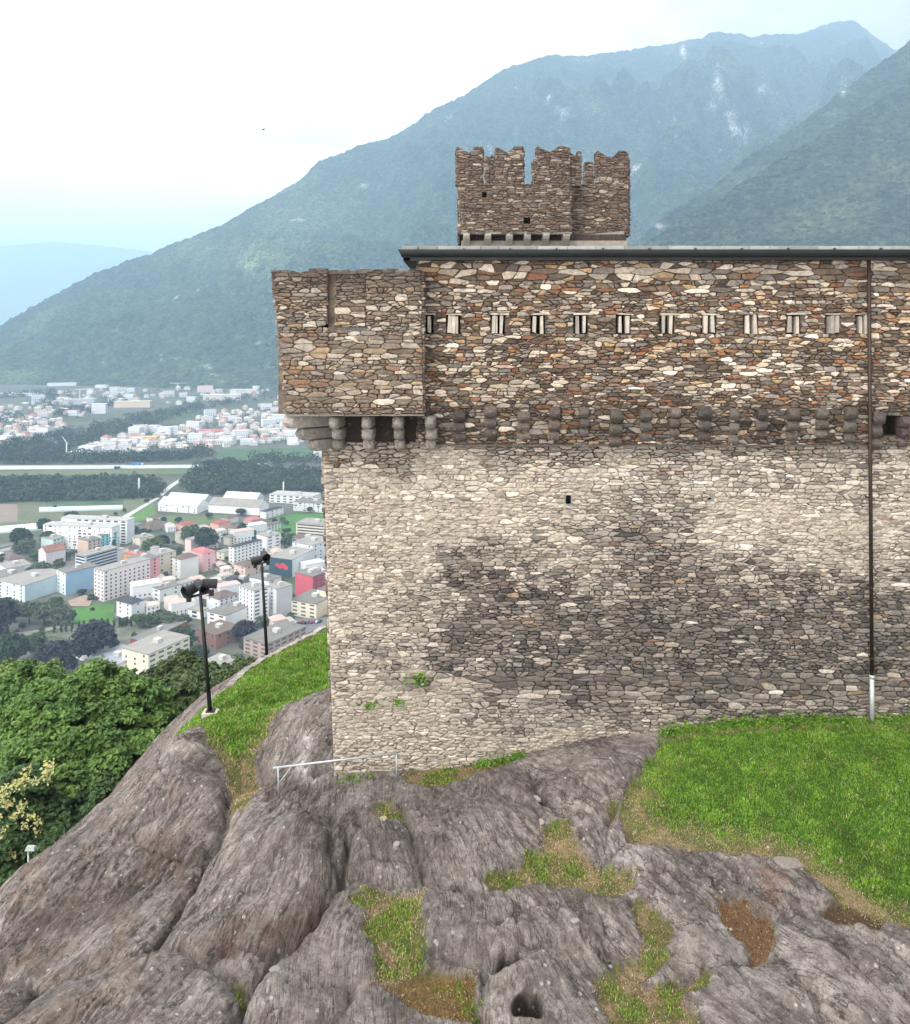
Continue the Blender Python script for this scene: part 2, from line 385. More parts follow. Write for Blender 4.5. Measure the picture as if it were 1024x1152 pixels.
# ---------------------------------------------------------------- buildings in the valley
UNIT = {}
def unit_box(matkey, mat):
    if matkey not in UNIT:
        m = MB(); m.box(-.5, .5, -.5, .5, 0, 1)
        me = bpy.data.meshes.new('pane_box'); me.from_pydata(m.v, [], m.f); me.materials.append(mat); me.update(); UNIT[matkey] = me
    return UNIT[matkey]
win_mat = paint((62, 68, 78), .25, .1); balc_mat = paint((96, 96, 100), .6, .1); teal_win = paint((110,170,175), .4, .1)
roof_cols = {'grey': (118,115,110), 'pale': (146,142,135), 'dark': (66,69,76), 'brown': (108,94,86), 'red': (150,92,84), 'redbrown': (138,100,90), 'rosy': (176,110,108), 'white': (172,171,166)}
RECTS = []
def building(name, label, cat, x0, xc, x1, yb, hp, wall, roof='flat', rc='grey', alpha=38, wl='grid', wr='grid', side=None, z=VZ, wmax=70, house=True):
    """nearest vertical corner at photo (xc, yb); left face back to x0, right face back to x1; hp = wall height in photo pixels"""
    RECTS.append((x0, x1, yb-hp, yb)); c = Vector(V(xc, yb, z)); s = F/c.y; al = R(alpha)
    a = max(3.0, (xc-x0)/s/math.cos(al)); b = max(3.0, (x1-xc)/s/math.sin(al)); h = hp/s
    if alpha < 20: b = min(b, 14 if alpha <= 10 else 24)
    a = min(a, 130); b = min(b, 45)
    root = empty(name, c, math.pi-al)                 # local x runs along the left face, local -y away... right face
    # local axes: u = left direction, v = right/back direction
    u = Vector((1, 0, 0)); v = Vector((0, -1, 0))
    wm = paint(wall, .85, .08, .15); sm = paint(side, .85, .08, .15) if side else wm
    m = MB()
    pts = [(0,0),(a,0),(a,-b),(0,-b)]
    lo = [(p[0], p[1], -1.5) for p in pts]; hi = [(p[0], p[1], h) for p in pts]
    if roof == 'gable':
        r = min(a, b)*.28
        if a >= b: rg = [(0,-b/2,h+r),(a,-b/2,h+r)]; ends = [(4,7,8),(5,9,6)]
        else: rg = [(a/2,0,h+r),(a/2,-b,h+r)]; ends = [(4,8,5),(6,9,7)]
        m.add(lo+hi+rg, [(0,4,5,1),(1,5,6,2),(2,6,7,3),(3,7,4,0)]+ends)
    else:
        m.add(lo+hi, [(0,4,5,1),(1,5,6,2),(2,6,7,3),(3,7,4,0),(4,7,6,5)])
    mi = [0, 0, 0, 1]+[0]*(len(m.f)-4); m.m = mi
    m.build('wall', [wm, sm], root)
    rm = paint(roof_cols[rc] if isinstance(rc, str) else rc, .9, .18, .12)
    rb = MB(); e = .5
    if roof == 'flat':
        rb.box(-e*.6, a+e*.6, -b-e*.6, e*.6, h+.003, h+.45)
        ro = rb.build('roof', rm, root)
        if house and a*b > 180:
            hb = MB(); hb.box(a*.35, a*.35+min(6, a*.2), -b*.5-2, -b*.5+2, h+.45, h+3.0)
            hb.build('lift_housing', paint((190,188,184), .85, .1), ro)
    elif roof == 'hip':
        r = min(a, b)*.22; k = min(a, b)*.5
        if a >= b: rg = [(k,-b/2,h+r),(a-k+.01,-b/2,h+r)]; fs = [(3,0,4),(0,1,5,4),(1,2,5),(2,3,4,5)]
        else: rg = [(a/2,-k,h+r),(a/2,-b+k-.01,h+r)]; fs = [(0,1,4),(1,2,5,4),(2,3,5),(3,0,4,5)]
        ev = [(-e,e,h),(a+e,e,h),(a+e,-b-e,h),(-e,-b-e,h)]
        rb.add(ev+rg, [tuple(reversed(f)) for f in fs]+[(0,1,2,3)]); ro = rb.build('roof', rm, root)
    else:
        r = min(a, b)*.28; q = e*.5
        if a >= b:
            rb.add([(-e,e,h-q*.6),(a+e,e,h-q*.6),(a+e,-b/2,h+r+.05),(-e,-b/2,h+r+.05),(a+e,-b-e,h-q*.6),(-e,-b-e,h-q*.6),
                    (-e,e,h-q*.6+.25),(a+e,e,h-q*.6+.25),(a+e,-b/2,h+r+.3),(-e,-b/2,h+r+.3),(a+e,-b-e,h-q*.6+.25),(-e,-b-e,h-q*.6+.25)],
                   [(0,1,2,3),(3,2,4,5),(9,8,7,6),(11,10,8,9),(0,6,7,1),(5,4,10,11),(0,3,9,6),(3,5,11,9),(1,7,8,2),(2,8,10,4)])
        else:
            rb.add([(-e,e,h-q*.6),(-e,-b-e,h-q*.6),(a/2,-b-e,h+r+.05),(a/2,e,h+r+.05),(a+e,-b-e,h-q*.6),(a+e,e,h-q*.6),
                    (-e,e,h-q*.6+.25),(-e,-b-e,h-q*.6+.25),(a/2,-b-e,h+r+.3),(a/2,e,h+r+.3),(a+e,-b-e,h-q*.6+.25),(a+e,e,h-q*.6+.25)],
                   [(3,2,1,0),(5,4,2,3),(6,7,8,9),(9,8,10,11),(0,1,7,6),(4,5,11,10),(0,6,9,3),(3,9,11,5),(1,2,8,7),(2,4,10,8)])
        ro = rb.build('roof', rm, root)
        if house:
            cb = MB(); cb.box(a*.3, a*.3+.9, -b*.5-.45, -b*.5+.45, h+r*.6, h+r+1.3); cb.build('chimney', paint((170,150,140), .9), ro)
    # windows on the two faces one can see
    nw = 0; fl = max(1, int(round(h/3.0)))
    hr = random.Random(hash(label) % 1000 if False else sum(map(ord, label)))
    for face, L, style in (('l', a, wl), ('r', b, wr)):
        if not style: continue
        step = {'grid': 4.0, 'wide': 8.0, 'balcony': 6.5, 'strip': 999, 'sparse': 7.0, 'dots': 5.5}[style]
        cols = 1 if style == 'strip' else max(1, int(L/step))
        for f_ in range(fl):
            for cidx in range(cols):
                if nw >= wmax: break
                if style in ('sparse', 'dots') and hr.random() < .3: continue
                ww = {'grid': 1.5, 'wide': 4.6, 'balcony': 4.2, 'strip': L*.9, 'sparse': 1.5, 'dots': 1.1}[style]
                if style == 'dots' and hr.random() < .3: ww = 3.6
                hh = {'balcony': 1.25, 'strip': 1.4, 'wide': 1.6}.get(style, 1.45)
                pos = (cidx+.5)*L/cols; zz_ = f_*(h/fl)+(h/fl-hh)*.55
                o = bpy.data.objects.new('balcony' if style == 'balcony' else 'window', unit_box(style, balc_mat if style == 'balcony' else win_mat))
                COL.objects.link(o); o.parent = root; nw += 1
                if face == 'l': o.location = (pos, 0, zz_); o.scale = (ww, .12, hh)
                else: o.location = (0, -pos, zz_); o.scale = (.12, ww, hh)
    return tag(root, label, cat)

W, WW, CR, PK, PP, SA, LB = (222,222,220), (236,236,234), (222,212,190), (214,172,174), (226,208,206), (222,188,176), (188,208,220)
B = building
B('apartment_block','long white block dotted with dark windows at the edge of the fields','apartment block',41,126,131,620,26,WW,alpha=10,wl='dots',wr='grid',rc='white',wmax=90)
B('apartment_block','white slab with dark top windows rising behind the long white block','apartment block',62,143,148,612,26,WW,alpha=10,wl='wide',wr='grid',rc='white')
B('apartment_block','pale turquoise block half hidden behind the red roofed white house','apartment block',42,60,66,622,15,(196,216,216),alpha=25,wl=None,rc='pale')
B('house','white gabled house with a dark red roof below the turquoise block','house',37,52,66,636,14,(222,212,214),'gable','redbrown',40,None,None)
B('apartment_block','peach block joined to a bright turquoise block','apartment block',82,99,108,626,17,(212,188,170),alpha=35,wl=None,rc='grey')
B('apartment_block','bright turquoise and white block beside the peach one','apartment block',107,114,126,622,19,(206,226,226),side=(140,204,206),alpha=40,wl=None,rc='grey')
B('apartment_block','pale grey block with long balcony bands below the peach block','apartment block',81,96,118,643,17,(222,226,230),alpha=30,wl='strip',wr='strip',side=(200,210,218),rc='pale')
B('apartment_block','white and sky blue tower with a grey flat roof','apartment block',57,74,98,670,25,(222,230,234),side=(150,186,210),alpha=40,wl='sparse',wr=None)
B('apartment_block','tall pinkish white tower with rows of small windows','apartment block',101,117,151,677,34,(230,218,216),alpha=35,wl='grid',wr='grid',rc='pale',wmax=95)
B('apartment_block','pink block with dark balconies behind the pinkish white tower','apartment block',136,157,173,662,30,(196,176,180),side=(222,160,164),alpha=40,wl='balcony',wr='sparse')
B('apartment_block','low white block with wide dark balconies beside the road','apartment block',168,180,197,678,14,(226,228,228),'flat','grey',40,'balcony','sparse')
B('apartment_block','cream block with a pale flat roof next to the orange one','apartment block',160,177,192,649,24,(222,212,192),alpha=40,wl=None,wr='sparse',rc='pale')
B('apartment_block','low orange block in front of round green trees','apartment block',136,158,162,634,9,(226,176,120),alpha=20,wl=None,wr=None,rc='rosy')
B('apartment_block','white house with a brown roof attached to the pink tower','apartment block',190,203,218,652,22,(230,228,222),'hip','brown',40,'sparse',None)
B('apartment_block','pink tower with a rosy red hipped roof','apartment block',210,228,239,644,21,(226,184,184),'hip','rosy',42,None,'sparse')
B('apartment_block','pale pink flat block behind the rosy roofed tower','apartment block',206,215,237,624,16,(228,206,200),'flat','pale',35,None,'sparse')
B('apartment_block','white block with a dark blue grey pitched roof','apartment block',256,263,288,638,22,WW,'hip','dark',38,'grid','grid')
B('apartment_block','white flat block with stacked dark balconies beside the playing field','apartment block',286,300,313,622,18,WW,'flat','pale',40,None,'balcony')
B('house','small cream house in front of the dark roofed white block','house',242,252,258,630,8,(228,222,200),'flat','pale',30,'sparse',None)
B('house','salmon house with a brown hipped roof behind the floodlights','house',260,276,289,650,12,(226,196,186),'hip','brown',38,'sparse','sparse')
B('building','low white row with a long dark roof','building',248,281,287,665,9,W,'flat','dark',18,'wide',None)
B('apartment_block','wide white flat roofed block behind the pole of the farther floodlights','apartment block',277,303,313,668,14,WW,'flat','grey',30,None,'sparse')
B('apartment_block','tall white tower with small dark windows behind the farther floodlights','apartment block',264,285,299,703,38,WW,'flat','pale',42,'grid','balcony',wmax=90)
B('apartment_block','tall grey white tower standing against the right side of the white tower','apartment block',298,311,326,697,34,(226,226,226),'flat','pale',45,'sparse',None,side=(190,190,190))
mur = B('commercial_building','dark teal building with a red emblem on its front','commercial building',300,329,346,650,20,(52,78,90),'flat','pale',22,None,None,side=(222,224,226))
B('building','plain white building with a flat roof uphill of the teal one','building',326,352,371,636,22,(224,226,228),'flat','pale',32,'sparse','sparse')
B('apartment_block','raspberry red tower with a white window stripe','apartment block',329,352,363,676,27,(196,92,106),'flat','grey',35,None,'balcony',side=(176,74,88))
B('apartment_block','cream block with long balconies at the foot of the red tower','apartment block',324,356,374,697,17,(228,220,200),'flat','grey',25,'balcony',None,side=(230,212,184))
B('apartment_block','tall cream block squeezed between red tower and castle wall','apartment block',355,371,380,690,24,(230,216,188),'flat','brown',30,None,None)
B('house','white villa with a dark gable roof above the poplars','house',126,148,157,698,18,WW,'hip','dark',30,'sparse','sparse')
B('house','white house with a brown roof behind the nearer floodlight pole','house',228,247,263,690,15,(224,228,234),'hip','brown',38,'sparse','grid')
B('house','white low annex left of the nearer floodlight pole','house',209,226,231,697,9,WW,'flat','pale',25,'wide',None)
B('apartment_block','white three storey block with a grey roof and boxed balconies','apartment block',229,254,284,711,18,WW,'flat','grey',30,'balcony',None)
B('apartment_block','brown striped apartment block just above the grass edge','apartment block',269,301,335,743,18,(176,156,146),'flat','grey',32,'balcony','balcony')
B('apartment_block','brick brown block between the floodlight pole and the dark trees','apartment block',214,243,263,731,16,(150,116,108),'flat','brown',35,'sparse','sparse')
B('building','low red walled hall with a grey roof beside the round conifer','building',143,162,190,731,9,(176,96,92),'flat','grey',24,None,None)
B('apartment_block','cream block with a broad grey roof at the edge of the tree tops','apartment block',129,167,196,765,28,(224,220,196),'flat','pale',28,'sparse','balcony')
B('school_building','cream building with a blue grey roof under the copper beeches','school building',86,126,150,765,14,(222,214,190),'flat',(150,154,164),28,None,None)
B('pavilion','small white pavilion with a grey roof beside the copper beech','pavilion',88,99,110,743,10,WW,'flat','grey',30,'grid',None)
B('pavilion','long white wall-like pavilion with a sloping top between the beeches','pavilion',80,126,129,747,8,WW,'flat','white',14,None,None)
B('building','grey white shed showing above the tree tops behind the floodlight pole','building',226,252,263,762,13,(206,204,206),'flat','pale',28,'wide',None)
B('building','bright white curved building at the edge of the town with a roof drum','building',-12,8,26,656,16,WW,'flat','pale',45,None,None)
B('apartment_block','wide pale blue block above the row of grey green trees','apartment block',-14,28,52,678,19,(214,228,230),'flat','pale',25,'sparse',None,side=(192,214,222))
B('apartment_block','second pale blue block behind the wide one','apartment block',-30,4,24,668,15,(206,220,226),'flat','grey',28,None,None)
B('house','cream flat house beside the dark conifer','house',145,158,169,618,12,(222,216,200),'flat','pale',40,'sparse','sparse')
B('house','pink house with a red roof below the warehouses','house',196,206,216,598,7,(226,184,172),'hip','red',35,None,None)
B('house','second pink house with a red roof next to the lone round tree','house',234,246,256,597,7,(226,178,172),'hip','red',35,None,None)
B('house','brown roofed house in the group below the white slab','house',157,168,180,598,7,(180,160,146),'hip','brown',35,None,None)
B('house','grey terraced house beside the white slab end','house',147,154,159,600,9,(190,186,186),'flat','grey',35,'strip',None)
B('house','white house with a brown roof beside the blue sheds','house',163,172,180,588,5,W,'hip','brown',30,None,None)
B('house','grey cream house with a pale roof among the dense trees','house',193,207,218,613,11,(206,202,186),'hip','pale',40,None,'sparse')
B('house','white house with a grey brown roof near the red roofs','house',247,256,265,590,6,W,'hip','brown',35,'sparse',None)
B('house','grey house with a brown hip roof above the round tree','house',255,264,273,603,8,(206,198,192),'hip','brown',38,None,None)
B('house','rose brown roofed house beside the small purple tree','house',272,283,292,593,7,(196,164,156),'hip','rosy',35,None,None)
B('house','cream house with a pale roof behind the dark roofed block','house',250,258,268,614,9,(222,216,198),'hip','grey',36,None,'sparse')
B('house','white house with open balconies by the playing field corner','house',292,298,312,600,8,W,'flat','brown',38,None,'grid')
B('house','white house with a dark roof at the far side of the meadow','house',292,299,314,584,8,WW,'hip','dark',32,None,'sparse')
B('apartment_block','cream terrace block with long bands on the bright meadow','apartment block',331,366,376,604,13,(226,216,200),'flat','pale',18,'strip',None)
B('building','white flat building with a brown roof edge below the cream terrace','building',325,355,361,619,11,W,'flat','brown',18,'wide',None)
B('building','small white building with dark openings beside the castle wall','building',358,372,380,624,10,W,'flat','pale',30,'grid',None)
B('warehouse','long white warehouse with a pale blue roof nearest the wood road','warehouse',173,222,232,578,8,WW,'gable',(196,206,214),16,'sparse',None)
B('warehouse','low shed with a pale grey roof behind the first warehouse','warehouse',182,229,240,568,3.5,(200,204,208),'gable',(188,194,200),16,None,None,house=False)
B('warehouse','broad white warehouse with a grey roof in the middle of the row','warehouse',230,292,300,580,9,WW,'gable','pale',14,None,None,house=False)
B('warehouse','thin white roofed shed behind the broad warehouse','warehouse',248,288,293,566.5,4,(206,206,206),'gable',(214,214,214),14,None,None,house=False)
B('factory','large white factory with grey doors against the castle wall','factory',300,352,385,568,9,WW,'flat','white',15,'wide',None)
B('factory','pale grey factory block with a small round tree in front','factory',328,366,390,577,10,(214,216,216),'flat','grey',16,'dots',None)
B('shed','low shed with a white roof in the trees by the far left edge','shed',-6,4,14,626,5,W,'flat','pale',30,None,None)
B('shed','low brown roofed shed among gardens by the far left edge','shed',-8,10,20,636,5,(190,180,176),'hip','brown',30,None,None)
B('shed','low white shed between hedges above the curved building','shed',2,10,16,642,5,W,'flat','pale',30,None,None)
B('house','pale pink house with a grey roof right of the pole top','house',222,240,250,676,14,(226,206,206),'flat','grey',30,None,None)
B('house','white house with turquoise panels behind the low balcony block','house',193,203,213,667,9,(222,228,228),'flat','pale',32,'grid','grid')
B('house','brown garden house beside the villa','house',156,162,169,682,6,(200,178,166),'hip','grey',35,None,None)
B('house','small brown roofed house below the cream house','house',137,145,153,622,5,(206,200,190),'hip','brown',35,None,None)
B('apartment_block','small white block between turquoise and orange buildings','apartment block',118,126,136,634,13,W,'flat','pale',35,'sparse',None)
B('apartment_block','white tower corner with round balconies behind the red tower','apartment block',361,368,378,652,14,W,'flat','pale',40,'balcony',None)
B('building','white hall right of the bypass field at the castle edge','building',352,362,370,517,9,WW,'flat','white',30,None,None)
# the red emblem, an irregular painted patch a hand above the teal front
mb = MB(); a_ = 31.0
def blob(cx_, cz_, rx, rz_, n=12):
    mb.add([(cx_+math.cos(k*6.283/n)*rx*(1+.18*math.sin(k*2.3)), .09, cz_+math.sin(k*6.283/n)*rz_*(1+.15*math.cos(k*1.7))) for k in range(n)]+
           [(cx_+math.cos(k*6.283/n)*rx*(1+.18*math.sin(k*2.3)), .0, cz_+math.sin(k*6.283/n)*rz_*(1+.15*math.cos(k*1.7))) for k in range(n)],
           [tuple(range(n-1, -1, -1))]+[(k, (k+1) % n, n+(k+1) % n, n+k) for k in range(n)])
blob(7.0, 8.6, 2.4, 2.2); blob(10.2, 9.8, 2.6, 2.3); blob(13.4, 8.8, 2.5, 2.0); blob(16.2, 9.9, 2.0, 1.7)
mb.build('emblem', paint((214,70,92), .7, .1), mur)

# ---------------------------------------------------------------- far houses
def house_mesh(k):
    m = MB(); r = random.Random(k)
    a, b, h = r.uniform(9, 15), r.uniform(8, 12), r.uniform(5, 9)
    if k % 5 == 4: a, b, h = 22, 13, 13
    m.add([(-a/2,-b/2,-2),(a/2,-b/2,-2),(a/2,b/2,-2),(-a/2,b/2,-2),(-a/2,-b/2,h),(a/2,-b/2,h),(a/2,b/2,h),(-a/2,b/2,h)],
          [(0,1,5,4),(1,2,6,5),(2,3,7,6),(3,0,4,7)], 0)
    if k % 5 == 4: m.add([(-a/2-.3,-b/2-.3,h+.01),(a/2+.3,-b/2-.3,h+.01),(a/2+.3,b/2+.3,h+.01),(-a/2-.3,b/2+.3,h+.01)], [(0,1,2,3)], 1)
    else:
        e = .5; rr = b*.25
        m.add([(-a/2-e,-b/2-e,h),(a/2+e,-b/2-e,h),(a/2+e,b/2+e,h),(-a/2-e,b/2+e,h),(-a/2+b*.3,0,h+rr),(a/2-b*.3,0,h+rr)],
              [(0,1,5,4),(1,2,5),(2,3,4,5),(3,0,4)], 1)
    for i in range(int(a/3.5)):                         # small dark openings
        x = -a/2+(i+.5)*a/int(a/3.5)
        for zz_ in ([1.2, 4.2] if h > 6 else [1.4]): m.box(x-.6, x+.6, -b/2-.05, -b/2+.02, zz_, zz_+1.4, 2)
    me = bpy.data.meshes.new('house'); me.from_pydata(m.v, [], m.f); me.polygons.foreach_set('material_index', m.m); me.update()
    wc = [(236,234,230),(232,222,208),(240,240,238),(226,208,200),(224,226,228)][k % 5]
    rc_ = [(186,166,156),(176,120,106),(170,164,158),(196,186,176),(206,204,200)][(k//5+k) % 5]
    for c in (wc, rc_): me.materials.append(paint(c, .9, .05))
    me.materials.append(win_mat); return me, rc_
HM = [house_mesh(k) for k in range(15)]
def in_poly(x, y, poly):
    c = False; n = len(poly)
    for i in range(n):
        x1, y1 = poly[i]; x2, y2 = poly[(i+1) % n]
        if (y1 > y) != (y2 > y) and x < (x2-x1)*(y-y1)/(y2-y1)+x1: c = not c
    return c
def pick(poly, n, r, mind=2.6):
    xs = [p[0] for p in poly]; ys = [p[1] for p in poly]; res = []; tries = 0
    while len(res) < n and tries < n*60:
        tries += 1; x = r.uniform(min(xs), max(xs)); y = r.uniform(min(ys), max(ys))
        if in_poly(x, y, poly) and all((x-q[0])**2+(3*(y-q[1]))**2 > mind*mind*4 for q in res): res.append((x, y))
    return res
rh = random.Random(5)
_n = 0
for x, y in pick([(-5,640),(40,625),(120,600),(180,588),(375,590),(375,700),(330,705),(262,712),(180,690),(100,690),(60,640),(-5,660)], 420, rh, 1.9):
    if 78 < x < 132 and 672 < y < 706 or 308 < x < 380 and 578 < y < 606 or y < 640 and x < 130: continue
    if any(a-3 < x < b+3 and c_-1 < y < d_+6 for a, b, c_, d_ in RECTS): continue
    k = rh.choice([q for q in range(15) if HM[q][1][0] != 176]); me, rc_ = HM[k]; o = bpy.data.objects.new('house', me); COL.objects.link(o); o.location = V(x, y); o.rotation_euler = (0, 0, rh.choice([.55, .62, -.95])); q_ = rh.uniform(.75, 1.05); o.scale = (q_, q_, q_)
    kind = {186: 'dusty brown', 176: 'red', 170: 'grey', 196: 'beige', 206: 'flat pale'}[rc_[0]]; _n += 1
    tag(o, f'small {kind} roofed house squeezed between the apartment blocks of the near town', 'house', f'{kind} roofed houses between the apartment blocks')
print('infill houses', _n)
estates = [
 ('pale estate below the riverside road', [(84,513),(110,500),(165,484),(230,468),(300,455),(368,450),(368,500),(300,501),(200,505),(110,514)], 175),
 ('white quarter in front of the wooded foot', [(-25,462),(40,452),(100,448),(104,468),(70,482),(40,497),(-25,505)], 75),
 ('white strip along the mountain foot', [(60,440),(140,438),(250,436),(300,424),(368,420),(368,446),(300,450),(210,456),(100,455)], 70)]
mass = MB()
for nm_, poly, n in estates:
    for i, (x, y) in enumerate(pick(poly, n, rh)):
        me, rc_ = HM[rh.randrange(15)]
        o = bpy.data.objects.new('house', me); COL.objects.link(o)
        o.location = V(x, y); o.rotation_euler = (0, 0, rh.uniform(-.5, .6)); k = rh.uniform(.85, 1.35)*(1.15 if y < 455 else 1); o.scale = (k, k, k)
        kind = {186: 'dusty brown', 176: 'red', 170: 'grey', 196: 'beige', 206: 'flat pale'}[rc_[0]]
        tag(o, f'small {kind} roofed house in the {nm_}', 'house', f'{kind} roofed houses of the {nm_}')
    # the many that show only as specks between them
    for x, y in pick(poly, n//2, rh, 1.5):
        c = V(x, y); s_ = rh.uniform(4, 8); mass.box(c[0]-s_, c[0]+s_, c[1]-5, c[1]+5, VZ-1, VZ+rh.uniform(4, 8), rh.randrange(3))
for pl_, n in (([(376,500),(376,425),(480,420),(480,505)], 150), ([(385,565),(470,565),(470,720),(385,720)], 90)):
    for x, y in pick(pl_, n, rh, 2.2):
        c = V(x, y); s_ = rh.uniform(5, 10); mass.box(c[0]-s_, c[0]+s_, c[1]-6, c[1]+6, VZ-1, VZ+rh.uniform(5, 14), rh.randrange(3))
tag(mass.build('distant_town', [paint((230,228,224), .9), paint((214,196,186), .9), paint((200,200,202), .9)]), 'pale specks of houses crowding the far valley floor', 'town', kind='stuff')
for lab, x, y, L, D, H, c in [('pink roofed hall in the middle of the pale estate',238,489,48,18,9,(222,130,130)),('longer pink hall beside the first pink one',222,493,36,16,8,(220,136,134)),
    ('long white hall under the far wooded slope',250,450,110,30,16,(232,226,220)),('pale pink palace on the far town edge',231,441,50,24,20,(232,208,200)),('long cream hall with many bays at the far town edge',275,443,90,26,14,(230,220,204)),
    ('long beige hall behind the far trees',150,458,95,30,16,(226,210,186)),('white works hall next to the beige hall',112,465,34,24,24,(232,232,232)),('grey roofed hall with a wide span',90,455,85,34,15,(196,196,198)),
    ('long pale greenhouse in front of the mountain foot',18,445,190,24,7,(220,226,230)),('white terrace row on the far slope',70,434,100,20,10,(236,236,236)),('white cluster house up on the wooded slope',115,436,44,20,9,(234,232,230)),
    ('cream villa block at the corner of the pale estate',167,499,36,18,13,(224,206,150)),('white row of garages beside the crane',92,513,40,14,7,(236,236,236))]:
    root = empty('hall', V(x, y), rh.uniform(-.1, .25)); m = MB(); m.box(-L/2, L/2, -D/2, D/2, -2, H); m.build('wall', paint(c, .9), root)
    m = MB(); m.box(-L/2-.5, L/2+.5, -D/2-.5, D/2+.5, H+.003, H+1.0); m.build('roof', paint(tuple(int(v*.9) for v in c), .9), root); tag(root, lab, 'hall')

# ---------------------------------------------------------------- mast, cranes, vehicles on the motorway
def mast(label, x, y, hp, arm):
    c = V(x, y); s_ = F/c[1]; h = hp/s_; root = empty('crane' if arm else 'mast', c)
    m = MB(); m.box(-.9, .9, -.9, .9, 0, h); m.build('tower', paint((232,232,230), .6), root)
    if arm:
        m = MB(); al = R(arm[1]); m.tube((0,0,h), (arm[0]*math.cos(al), 0, h+arm[0]*math.sin(al)), .8, .5, 8); m.build('jib', paint((225,232,240), .6), root)
        m = MB(); m.tube((0,0,h), (-arm[2]*math.cos(al), 0, h-arm[2]*math.sin(al)*.3), .8, .8, 8); m.build('counter_jib', paint((225,225,228), .6), root)
    return tag(root, label, 'crane' if arm else 'mast')
mast('white crane with a raised jib above the dark riverside trees', 75, 513, 15, (13, 125, 3))
mast('pale tower crane with a level jib in front of the wooded slope', 90, 452, 14, (50, 2, 14))
mast('thin tower crane beside the pale pink palace', 200, 440, 9, (34, 1, 28))
mast('thin grey mast rising from the riverside wood', 156.5, 559, 21, None)
mast('second thin mast close to the castle wall', 319, 556, 14, None)
def truck(label, x, y, col, L=12):
    root = empty('lorry', V(x, y, VZ+.35)); m = MB(); m.box(-L/2, L/2-2.8, -1.3, 1.3, .9, 4.0); m.build('cargo_box', paint(col, .5), root)
    m = MB(); m.box(L/2-2.4, L/2, -1.2, 1.2, .7, 3.2); m.build('cab', paint((210,214,220), .4), root)
    for x_ in (-L/2+1.5, -L/2+3, L/2-1.3):
        m = MB(); m.tube((x_, -1.25, .5), (x_, 1.25, .5), .5, None, 12); m.build('wheel', paint((40,40,42), .9), root)
    tag(root, label, 'lorry')
truck('bright blue lorry on the pale motorway', 155, 523.2, (60,120,190), 18)
truck('dark blue lorry on the near lane of the motorway', 133, 527.5, (50,70,110), 12)

# ---------------------------------------------------------------- foliage meshes
def leaf_cards(cent, nrm, size, r, aspect=1.5, jitter=.6):
    """one folded leaf spray (two triangles pairs) per centre, lying roughly across nrm"""
    n = len(cent)
    nn = nrm+r.normal(0, jitter, (n, 3)); nn /= np.linalg.norm(nn, axis=1)[:, None]+1e-9
    ref = r.normal(0, 1, (n, 3)); u = np.cross(nn, ref); u /= np.linalg.norm(u, axis=1)[:, None]+1e-9
    v = np.cross(nn, u); s = (size*r.uniform(.6, 1.35, n))[:, None]
    a = cent-u*s*aspect*.5; b = cent+v*s*.5+nn*s*.14; c = cent+u*s*aspect*.5-nn*s*.1; d = cent-v*s*.5+nn*s*.14
    vs = np.stack([a, b, c, d], 1).reshape(-1, 3)
    base = np.arange(n)[:, None]*4
    fs = np.concatenate([base+np.array([0, 1, 2]), base+np.array([0, 2, 3])], 1).reshape(-1, 3)
    return vs, fs
def crown_points(lobes, per, clump_r, r, flat=.55, clumps=90):
    """leaf clumps on the shell of several ellipsoid lobes: dense tufts with gaps between"""
    C, Nn, K = [], [], []
    for (cx_, cy_, cz_, rx, ry, rz_) in lobes:
        k = max(6, int(clumps*(rx*ry*rz_)**.667))
        d = r.normal(0, 1, (k, 3)); d /= np.linalg.norm(d, axis=1)[:, None]
        d[:, 2] = np.where(d[:, 2] < -.55, -d[:, 2]*.6, d[:, 2]); d /= np.linalg.norm(d, axis=1)[:, None]
        rad = r.uniform(.62, 1.06, (k, 1))
        pc = np.array([cx_, cy_, cz_])+d*np.array([rx, ry, rz_])*rad
        for j in range(k):
            m = int(per*r.uniform(.6, 1.4)); q = r.normal(0, 1, (m, 3)); q /= np.linalg.norm(q, axis=1)[:, None]
            q *= (r.uniform(0, 1, (m, 1))**.45); q[:, 2] *= flat
            q[:, 2] -= .25*(q[:, 0]**2+q[:, 1]**2)
            C.append(pc[j]+q*clump_r*r.uniform(.7, 1.3)); 
            nv = d[j]*.35+np.array([0, 0, .9])+q*.5
            Nn.append(nv); K.append(np.full(m, r.uniform(0, 1)))
    return np.concatenate(C), np.concatenate(Nn), np.concatenate(K)
def foliage_mesh(name, lobes, per, clump_r, leaf, cols, seed, clumps=90, flat=.55, jitter=.6):
    r = np.random.default_rng(seed)
    c, n, k = crown_points(lobes, per, clump_r, r, flat, clumps)
    vs, fs = leaf_cards(c, n, leaf, r, jitter=jitter)
    t = np.clip(k*.75+r.uniform(0, 1, len(k))*.35, 0, 1)[:, None]
    col = np.array(cols[0])*(1-t)+np.array(cols[1])*t
    col *= r.uniform(.82, 1.18, (len(k), 1))
    return mesh_np(name, vs, fs, np.full(len(fs), 3), cols=np.repeat(col, 4, 0))
leaf_mat = attr_mat('leaf', 2.0, .85, 1.15, rough=.6, trans=.28)
far_leaf_mat = attr_mat('far_leaf', .3, .8, 1.2, rough=.85)
bark = attr_mat('bark', 1.0, .8, 1.2)
bark_mat = paint((92,84,76), .95, .3, 3.0)
